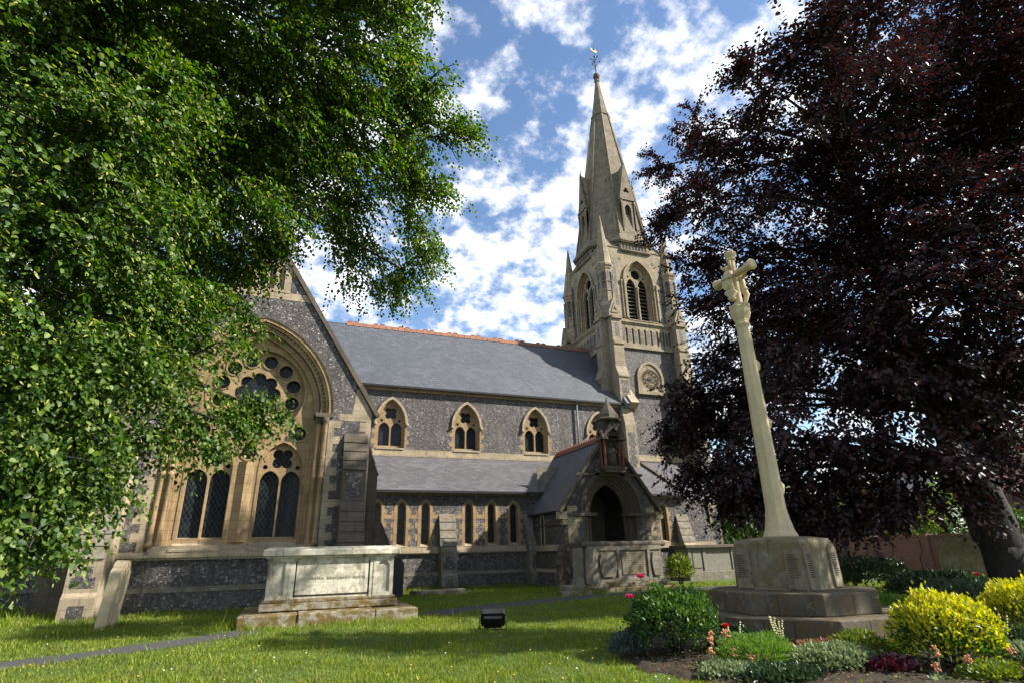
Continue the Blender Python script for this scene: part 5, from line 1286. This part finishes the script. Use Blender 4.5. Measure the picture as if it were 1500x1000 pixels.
# flood lamp on the lawn
fl = empty('floodlight', (4.46, 13.1, 0)); tag(fl, 'black floodlight sitting on the lawn, turned to the church', 'floodlight')
fr = fdir(4.46, 13.1, 0, 160); tilt = R_(38)
ft = Fr(fr(0, .24, 0), fr.u, (fr.v * math.cos(tilt) - fr.n * math.sin(tilt)), (fr.n * math.cos(tilt) + fr.v * math.sin(tilt)))
b = MB(); b.prism(ft, [(-.25, -.17), (.25, -.17), (.27, -.1), (.27, .14), (.24, .18), (-.24, .18), (-.27, .14), (-.27, -.1)], -.06, .08); b.prism(ft, [(-.2, -.13), (.2, -.13), (.2, .13), (-.2, .13)], -.15, -.06); b.build('body', 'black_iron', fl, .012)
b = MB()
for k in range(9): b.box(ft, -.19 + .045 * k, -.18 + .045 * k, -.14, .14, -.18, -.15)
b.build('cooling_fins', 'black_iron', fl)
b = MB(); b.box(ft, -.23, .23, -.14, .14, .078, .086); b.build('lens', 'leaded_glass', fl)
b = MB()
for s in (-1, 1): b.tube([fr(s * .29, .0, 0), fr(s * .29, .26, 0)], .014, 6)
b.box(fr, -.3, .3, -.02, .02, -.05, .05); b.build('bracket', 'black_iron', fl)
rechild(fl)

# ================================================================== PLANTS IN THE BED
def bush(name, label, x, y, rx, ry, h, mat, n, ls, wf=.45, z0=0., cat='bush', group=None, stems=True, spread=.35, up_=.5, inner=.35, old=None):
    t = empty(name, (x, y, z0)); tag(t, label, cat, group or {'golden_bush': 'yellow bushes in the bed', 'ground_plant': 'low ground plants in the bed', 'dark_shrub': 'dark shrubs in the shade', 'bright_shrub': 'light green shrubs beyond the memorial'}.get(name))
    g = np.random.default_rng(int(x * 100 + y * 10)); d = unit(g.normal(size=(n, 3))); d[:, 2] = np.where(d[:, 2] < -.35, -d[:, 2], d[:, 2])
    s = inner + (1 - inner) * g.random((n, 1)) ** .45
    bump = 1 + .10 * np.sin(d[:, :1] * 5 + x) * np.cos(d[:, 1:2] * 5 + y) + .06 * np.sin(d[:, 2:] * 11 + d[:, :1] * 9)
    s = s * np.where(g.random((n, 1)) < .05, 1.0 + .22 * g.random((n, 1)), 1.0)
    P = np.array((x, y, z0 + h * .42)) + d * s * bump * np.array((rx, ry, h * .58))
    P[:, 2] = np.maximum(P[:, 2], z0 + .02)
    D = d * .6 + g.normal(size=(n, 3)) * spread + np.array((0, 0, up_)); U = d + np.array((0, 0, .6)) + g.normal(size=(n, 3)) * .4
    Ls = ls * (.6 + .8 * g.random(n)); 
    mi = None
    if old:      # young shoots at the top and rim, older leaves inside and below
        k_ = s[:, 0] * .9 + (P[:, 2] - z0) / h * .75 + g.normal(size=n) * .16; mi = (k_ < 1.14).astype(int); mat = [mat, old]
    leaf_mesh('leaves', P, D, U, Ls, Ls * wf, mat, mi, t, .1)
    if stems:
        b = MB(); gg = random.Random(n)
        for k in range(14):
            a = gg.uniform(0, 2 * PI); q = gg.uniform(.2, .8); b.tube([(x + .05 * math.cos(a), y + .05 * math.sin(a), z0 - .03), (x + rx * q * .5 * math.cos(a), y + ry * q * .5 * math.sin(a), z0 + h * .35), (x + rx * q * math.cos(a), y + ry * q * math.sin(a), z0 + h * .75)], [.016, .011, .005], 5)
        b.build('stems', 'dark_bark', t)
    rechild(t); return t
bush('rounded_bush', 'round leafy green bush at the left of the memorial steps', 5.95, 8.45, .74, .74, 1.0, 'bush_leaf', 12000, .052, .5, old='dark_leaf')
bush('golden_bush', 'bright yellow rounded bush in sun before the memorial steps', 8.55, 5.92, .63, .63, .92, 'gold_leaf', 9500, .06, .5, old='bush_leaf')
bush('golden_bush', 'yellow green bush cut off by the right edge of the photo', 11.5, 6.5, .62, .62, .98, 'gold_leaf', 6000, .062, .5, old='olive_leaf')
bush('feathery_plant', 'low feathery bright green mound below the flower stalks', 6.35, 7.15, .62, .5, .42, 'bright_leaf', 9000, .045, .22, 0., 'plant', None, False)
bush('ground_plant', 'pale green and pinkish mound of small leaves at the front edge', 7.2, 6.65, .68, .42, .30, 'sage_leaf', 5200, .05, .6, 0., 'plant', None, False)
bush('rusty_plant', 'rust brown tufted plants along the memorial kerb', 7.55, 7.25, .7, .22, .24, 'rusty_leaf', 2600, .055, .35, 0., 'plant', None, False)
bush('heuchera', 'dark crimson leaved plant under the yellow bush', 7.6, 6.05, .28, .24, .17, 'purple_leaf', 520, .075, .85, 0., 'plant', None, False)
bush('silver_plant', 'silvery green leaved plant at the right of the yellow bush', 9.05, 5.1, .5, .45, .36, 'sage_leaf', 2600, .06, .5, 0., 'plant', None, False)
bush('low_plant', 'small blue green plant at the left foot of the round bush', 5.25, 8.75, .3, .3, .36, 'blue_leaf', 1400, .05, .5, 0., 'plant', None, False)
bush('trailing_plant', 'loose olive green plant trailing over the kerb by the yellow bush', 7.9, 6.75, .4, .35, .42, 'olive_leaf', 1000, .06, .4, 0., 'plant')
bush('green_clump', 'bright green clump behind the right end of the memorial steps', 12.0, 9.4, 1.0, .7, .55, 'bright_leaf', 4500, .085, .25, 0., 'plant', None, False)
bush('lavender_bush', 'dark blue green bush behind the yellow bush', 13.2, 8.6, 1.1, .9, .85, 'dark_leaf', 5000, .075, .22, 0., 'bush')
bush('dark_shrub', 'spreading dark green shrub at the foot of the brick wall', 19.5, 16.5, 2.6, 1.6, 1.15, 'dark_leaf', 7000, .12, .4, 0., 'shrub')
bush('dark_shrub', 'dark green shrub near the tall headstone under the beech', 17.6, 12.0, 1.7, 1.2, .8, 'dark_leaf', 5000, .11, .4, 0., 'shrub')
bush('edge_shrub', 'grey green shrub growing behind the second yellow bush', 14.2, 7.6, .9, .9, .8, 'dark_leaf', 2600, .09, .4, 0., 'shrub')
bush('bright_shrub', 'light green shrub lit by sun at the right of the porch tomb', 17.5, 23.9, .75, .5, 1.3, 'olive_leaf', 1300, .12, .45, 0., 'shrub')
bush('bright_shrub', 'lime green shrub by the brick wall behind the shadowed tomb', 27.5, 28.0, 1.3, 1.0, 1.9, 'bright_leaf', 4200, .16, .5, 0., 'shrub')
bush('bright_shrub', 'low yellow green shrub in front of the far shadowed tomb end', 25.0, 26.4, .8, .7, 1.1, 'olive_leaf', 2400, .12, .45, 0., 'shrub')
bush('ground_plant', 'low grey green carpet plant in the soil before the round bush', 5.7, 6.9, .5, .4, .16, 'sage_leaf', 2200, .05, .6, 0., 'plant', None, False)
bush('ground_plant', 'low dark green carpet plant under the succulents', 6.0, 6.35, .55, .35, .18, 'dark_leaf', 2600, .055, .5, 0., 'plant', None, False)
bush('ground_plant', 'olive carpet plant between the crimson and silvery plants', 8.3, 5.25, .5, .3, .2, 'olive_leaf', 2200, .05, .5, 0., 'plant', None, False)
bush('ground_plant', 'rusty low plant beside the silvery plant at the front edge', 8.6, 4.75, .4, .3, .22, 'rusty_leaf', 1400, .05, .45, 0., 'plant', None, False)
bush('ground_plant', 'green carpet plant at the foot of the lowest memorial step', 8.6, 6.85, .5, .2, .2, 'olive_leaf', 1600, .05, .5, 0., 'plant', None, False)
bush('ground_plant', 'dark leafy plant against the left side of the steps', 6.95, 8.3, .35, .5, .4, 'dark_leaf', 2000, .06, .5, 0., 'plant', None, False)
bush('ground_plant', 'mixed green plant spilling at the right end of the steps', 10.3, 6.75, .7, .35, .35, 'bush_leaf', 2600, .06, .4, 0., 'plant', None, False)
bush('ground_plant', 'grey green mound behind the yellow bush on the right', 10.2, 6.0, .45, .35, .4, 'dark_leaf', 2000, .055, .5, 0., 'plant', None, False)
n = 5200; lx, ly = rng.uniform(4.8, 12, n), rng.uniform(4.3, 11.5, n); k_ = inpoly(lx, ly, BED) & ((lx - MX) ** 2 + (ly - MY) ** 2 > 6.9); lx, ly = lx[k_], ly[k_]; n = len(lx)
o = leaf_mesh('leaf_litter', np.stack([lx, ly, .05 + .05 * rng.random(n)], 1), np.stack([rng.normal(size=n), rng.normal(size=n), rng.normal(size=n) * .35], 1), np.stack([rng.normal(size=n) * .3, rng.normal(size=n) * .3, np.ones(n)], 1), .03 + .04 * rng.random(n), .015 + .02 * rng.random(n), ['rusty_leaf', 'olive_leaf', 'dark_leaf'], rng.integers(0, 3, n), None, .1)
tag(o, 'fallen leaves and seedlings littering the flower bed soil', 'leaf litter', None, 'stuff')
# flower stalks: sword leaves with cream spikes
def stalk_plant(x, y, n, label, hs):
    t = empty('sword_leaved_plant', (x, y, 0)); tag(t, label, 'plant', 'flower spikes round the memorial')
    g = random.Random(int(x * 100)); 
    lf_ = MB(); fl_ = MB()
    for k in range(n * 4):
        a = g.uniform(0, 2 * PI); r = g.uniform(0, .12); l = g.uniform(.22, .42); bx, by = x + r * math.cos(a), y + r * math.sin(a); tx, ty = bx + .35 * l * math.cos(a), by + .35 * l * math.sin(a); wv_ = Vector((-math.sin(a + .8), math.cos(a + .8), 0)) * .011
        lf_.add([Vector((bx, by, 0)) - wv_, Vector((bx, by, 0)) + wv_, Vector(((bx + tx) / 2, (by + ty) / 2, l * .6)) + wv_, Vector((tx, ty, l)), Vector(((bx + tx) / 2, (by + ty) / 2, l * .6)) - wv_], [(0, 1, 2, 3, 4)])
    for k in range(n):
        a = g.uniform(0, 2 * PI); h = hs * g.uniform(.75, 1.1); tx, ty = x + .16 * math.cos(a) + g.uniform(-.05, .05), y + .16 * math.sin(a)
        fl_.tube([(x, y, 0), ((x + tx) / 2, (y + ty) / 2, h * .5), (tx, ty, h)], [.006, .005, .003], 5, 1)
        for q in range(7): f = .62 + .055 * q; fl_.ball((x + (tx - x) * f + g.uniform(-.012, .012), y + (ty - y) * f, h * f), .0135, 5)
    lf_.build('sword_leaves', 'bright_leaf', t); fl_.build('flower_spike', ['cream_flower', 'stem_green'], t); rechild(t)
stalk_plant(6.95, 7.25, 5, 'sword leaved plant with tall cream flower spikes before the steps', .62)
stalk_plant(6.35, 7.55, 3, 'thin cream flower spikes beside the round bush', .55)
stalk_plant(9.4, 5.75, 2, 'single cream flower spike to the right of the yellow bush', .78)
stalk_plant(10.3, 7.7, 2, 'cream flower spike rising behind the yellow bush', .95)
# fleshy rosettes with orange flower heads
def orange_plant(x, y, h, label):
    t = empty('succulent', (x, y, 0)); tag(t, label, 'plant', 'orange flowered succulents')
    g = random.Random(int(x * 991 + y * 77)); b = MB()
    for k in range(14):
        a = 2 * PI * k / 14 * 2.4; r = .02 + .006 * k; p = Vector((x + r * math.cos(a), y + r * math.sin(a), .02)); e = p + Vector((math.cos(a) * .07, math.sin(a) * .07, .05)); s = Vector((-math.sin(a), math.cos(a), 0)) * .02
        b.add([p - s * .5, p + s * .5, (p + e) / 2 + s, e, (p + e) / 2 - s], [(0, 1, 2, 3, 4)])
    b.build('rosette', 'sage_leaf', t); b = MB()
    b.tube([(x, y, 0), (x + .01, y, h)], .008, 5, 1)
    for k in range(16): b.ball((x + g.uniform(-.035, .035), y + g.uniform(-.035, .035), h + g.uniform(-.06, .04)), .014, 5)
    b.build('flower_head', ['orange_flower', 'stem_green'], t); rechild(t)
for i, (x, y, h) in enumerate(((5.75, 7.35, .36), (5.9, 7.5, .42), (6.05, 7.35, .45), (5.55, 7.1, .28), (5.85, 7.0, .26), (6.2, 7.6, .38), (5.95, 6.8, .2), (7.75, 5.55, .34), (8.0, 5.35, .26), (8.6, 5.2, .3), (7.55, 5.45, .18), (8.9, 4.85, .4))):
    orange_plant(x, y, h, 'succulent with orange flower head by the round bush' if i < 7 else 'succulent with orange flower head by the yellow bush')
# roses
def rose(label, x, y, bz, mat, cat='rose'):
    t = empty('rose_bush', (x, y, 0)); tag(t, label, cat, 'roses in the flower bed')
    b = MB(); b.tube([(x + .1, y + .15, 0), (x + .05, y + .08, bz * .55), (x, y, bz)], [.012, .009, .006], 6); b.build('stem', 'stem_green', t)
    g = np.random.default_rng(int(x * 50)); n = 90; f = g.random((n, 1)); P = np.array((x + .1, y + .15, 0)) + f * np.array((-.1, -.15, bz * .95)) + g.normal(size=(n, 3)) * .07
    leaf_mesh('leaves', P, g.normal(size=(n, 3)) + (0, 0, -.2), g.normal(size=(n, 3)) * .4 + (0, 0, 1), np.full(n, .06), np.full(n, .036), 'dark_leaf', None, t)
    n = 34; th = np.arange(n) * 2.399; rr = .012 + .05 * (np.arange(n) / n); D = np.stack([np.cos(th), np.sin(th), 1.5 - 1.5 * np.arange(n) / n], 1)
    P = np.array((x, y, bz)) + np.stack([np.cos(th) * rr * .4, np.sin(th) * rr * .4, np.zeros(n)], 1)
    leaf_mesh('bloom', P, D, np.stack([-np.cos(th), -np.sin(th), np.ones(n)], 1), np.full(n, .075), np.full(n, .075), mat, None, t, -.3); rechild(t)
rose('pink rose standing highest behind the round green bush', 5.75, 8.98, 1.14, 'pink_petal'); rose('lower pink rose at the left edge of the round green bush', 5.42, 8.85, .84, 'pink_petal'); rose('dark red rose between the round bush and the memorial steps', 6.55, 7.95, .42, 'red_petal'); rose('red rose in the dark bed near the beech trunk', 15.3, 9.5, .85, 'red_petal')

# ================================================================== BEYOND THE CHURCHYARD
def wall_run(label, p, q, h, name='brick_wall'):
    t = empty(name, p + (0,)); tag(t, label, 'wall')
    P_, Q_ = Vector((*p, 0)), Vector((*q, 0)); u = (Q_ - P_).normalized(); n = Vector((u.y, -u.x, 0)); fr = Fr(P_, u, (0, 0, 1), n); l = (Q_ - P_).length
    b = MB(); b.box(fr, 0, l, -.3, h, -.3, 0); b.build('wall_face', 'red_brick', t)
    b = MB(); b.box(fr, -.03, l + .03, h, h + .1, -.34, .05); b.build('coping', 'red_brick', t)
    k = 0.6
    while k < l: 
        b = MB(); b.box(fr, k, k + .45, -.3, h - .02, .002, .14); b.box(fr, k - .02, k + .47, h - .02, h + .14, -.36, .17); b.build('pier', 'red_brick', t); k += 4.2
    return t, fr
bw, bf = wall_run('long red brick boundary wall behind the cross and the beech', (39.5, 46), (34, 14), 1.95)
b = MB()
for k in range(10): b.tube([bf(9 + 2.1 * k, 0, .5), bf(9 + 2.1 * k, .8, .5), bf(9 + 2.1 * k, 1.1, .25), bf(9 + 2.1 * k, 1.75, .25)], .03, 5)
b.build('iron_stay', 'black_iron', bw); rechild(bw)
b = MB()
for k in range(7): b.box(bf, 13.2 + .2 * k, 13.32 + .2 * k, .1, 1.7, .3, .34)
b.box(bf, 13.2, 14.55, .15, 1.65, .27, .3); o = b.build('wooden_panel', 'panel_grey'); tag(o, 'pale slatted panel leaning on the brick wall', 'panel')
def house(name, label, x, y, ang, w_, d, h, rh, wins, wall='red_brick', roofm='porch_slate'):
    t = empty(name, (x, y, 0)); tag(t, label, 'house', 'brick houses beyond the wall'); fr = fdir(x, y, 0, ang)
    b = MB(); b.box(fr, -w_ / 2, w_ / 2, -.2, h, -d, 0); 
    for s in (1, -1):
        F2 = Fr(fr(s * w_ / 2, 0, 0), fr.n, fr.v, fr.u); b.prism(F2, [(-d, h), (0, h), (-d / 2, h + rh)], -.2 if s > 0 else 0, 0 if s > 0 else .2)
    b.build('wall', wall, t)
    b = MB()
    for s in (0, 1):
        e = .35; c0, c1 = (e, -d / 2) if s == 0 else (-d - e, -d / 2); z0 = h - e * rh / (d / 2)
        q = [fr(-w_ / 2 - .2, z0, c0), fr(w_ / 2 + .2, z0, c0), fr(w_ / 2 + .2, h + rh, c1), fr(-w_ / 2 - .2, h + rh, c1)]
        b.add(q + [p + Vector((0, 0, .12)) for p in q], [(3, 2, 1, 0), (4, 5, 6, 7), (0, 1, 5, 4), (1, 2, 6, 5), (2, 3, 7, 6), (3, 0, 4, 7)])
    r_ = b.build('roof', roofm, t); b = MB(); b.box(fr, w_ * .2, w_ * .2 + .8, h + rh * .6, h + rh + 1.0, -d / 2 - .4, -d / 2 + .4); b.build('chimney', wall, r_)
    for (a, z, ww, hh) in wins:
        b = MB(); b.plate(fr, rect(a - ww / 2, a + ww / 2, z, z + hh), [rect(a - ww / 2 + .08, a + ww / 2 - .08, z + .08, z + hh / 2 - .04)[::-1], rect(a - ww / 2 + .08, a + ww / 2 - .08, z + hh / 2 + .04, z + hh - .08)[::-1]], -.05, .05); b.box(fr, a - ww / 2 - .1, a + ww / 2 + .1, z - .12, z, 0, .12)
        f = b.build('window', 'white_paint', t); b = MB(); b.box(fr, a - ww / 2 + .02, a + ww / 2 - .02, z + .02, z + hh - .02, -.02, .02); b.build('pane', 'leaded_glass', f)
    rechild(t); return t
house('brick_house', 'red brick house with white sash windows beyond the wall', 54, 40, -52, 9, 8, 5.2, 3, [(-3.2, 2.0, 1.1, 1.5), (-1.2, 2.0, 1.1, 1.5), (1.0, 2.0, 1.3, 1.7), (3.0, 2.0, 1.1, 1.3), (-2, 4.0, 1, 1), (1, 4.0, 1, 1)])
house('brick_house', 'plain red brick gabled building behind the church end', 44, 50, -25, 9, 9, 6.5, 4, [(-2.5, 3.8, 1, 1.3), (1.5, 3.8, 1, 1.3)])
house('brick_house', 'orange brick house half hidden beside the beech trunk', 60, 31.5, -65, 8, 8, 6.0, 3.2, [(-2, 3.0, 1, 1.3), (1.2, 3.0, 1, 1.3)], 'red_brick', 'terracotta')
small_tree('garden_tree', 'bright green garden tree between the brick houses beyond the wall', 52, 34, 6, [(52, 34, 4.2, 2.0), (50.8, 35, 3.0, 1.6), (53, 33, 5.5, 1.8), (51.5, 33, 2.2, 1.3)], 'bright_leaf', 'lime_bark', 40, .25)
small_tree('garden_tree', 'small green garden tree left of the orange brick house', 47, 28, 4, [(47, 28, 2.6, 1.5), (46, 29.3, 2.4, 1.2), (48, 27, 3.0, 1.3)], 'bush_leaf', 'lime_bark', 45, .22)
small_tree('garden_tree', 'dark green bushy tree beyond the end of the church aisle', 29.5, 32.5, 5, [(29.5, 32.5, 2.6, 1.5), (28.6, 33, 3.6, 1.2), (30.5, 32, 3.2, 1.3), (29.5, 32.2, 4.6, 1.2)], 'bush_leaf', 'lime_bark', 60, .2)
small_tree('garden_tree', 'pale green tree seen through the low beech branches', 42, 33, 7, [(42, 33, 4.4, 1.9), (40.5, 34.5, 3.8, 1.6), (43.5, 31.5, 4.8, 1.7), (42, 33, 6.2, 1.6), (44.5, 30, 3.8, 1.4)], 'olive_leaf', 'lime_bark', 45, .25)
for i, (x, y, h, mt, lab) in enumerate(((38, 50, 9, 'dark_leaf', 'dark green tree beyond the wall directly behind the cross shaft'), (45, 44, 8, 'bush_leaf', 'green tree beyond the wall just right of the cross shaft'), (49, 40, 7, 'dark_leaf', 'dark tree beyond the wall left of the white windowed house'), (58, 27, 9, 'dark_leaf', 'dark tree beyond the wall behind the beech trunk'), (33, 44, 8, 'bush_leaf', 'green tree between the church end and the gabled building'))):
    small_tree('background_tree', lab, x, y, h, [(x, y, h * .35, 2.6), (x + 1.5, y - 1.2, h * .55, 2.3), (x - 1.4, y + 1, h * .6, 2.3), (x, y, h * .85, 2.1), (x + 2, y - 2, h * .3, 2.0), (x - 2, y + 2, h * .3, 2.0)], mt, 'dark_bark', 26, .3)
small_tree('background_tree', 'tall green tree far behind the houses on the right', 70, 38, 14, [(70, 38, 9, 4), (66, 42, 8, 3.5), (73, 34, 8, 3.5), (70, 38, 13, 3.2)], 'bush_leaf', 'dark_bark', 18, .45)
# trees at the viewer's right hand, outside the picture, that shade the lawn
small_tree('churchyard_tree', 'slim green churchyard tree at the right outside the view', 18.3, 3.4, 14, [(18.3, 3.4, 9.8, 1.3), (18.0, 3.3, 11, 1.35), (18.7, 3.6, 12.2, 1.35), (18.2, 3.3, 13.4, 1.35), (18.6, 3.5, 14.7, 1.3), (18.3, 3.4, 16, .9)], 'dark_leaf', 'dark_bark', 150, .15)
small_tree('churchyard_tree', 'low rounded green tree at the right outside the view', 17.8, 5.5, 5, [(17.8, 5.7, 5.4, 1.1), (17.4, 6.0, 5.7, .9), (18.4, 5.2, 6.0, .9), (17.9, 5.8, 6.6, .8)], 'dark_leaf', 'dark_bark', 130, .13)
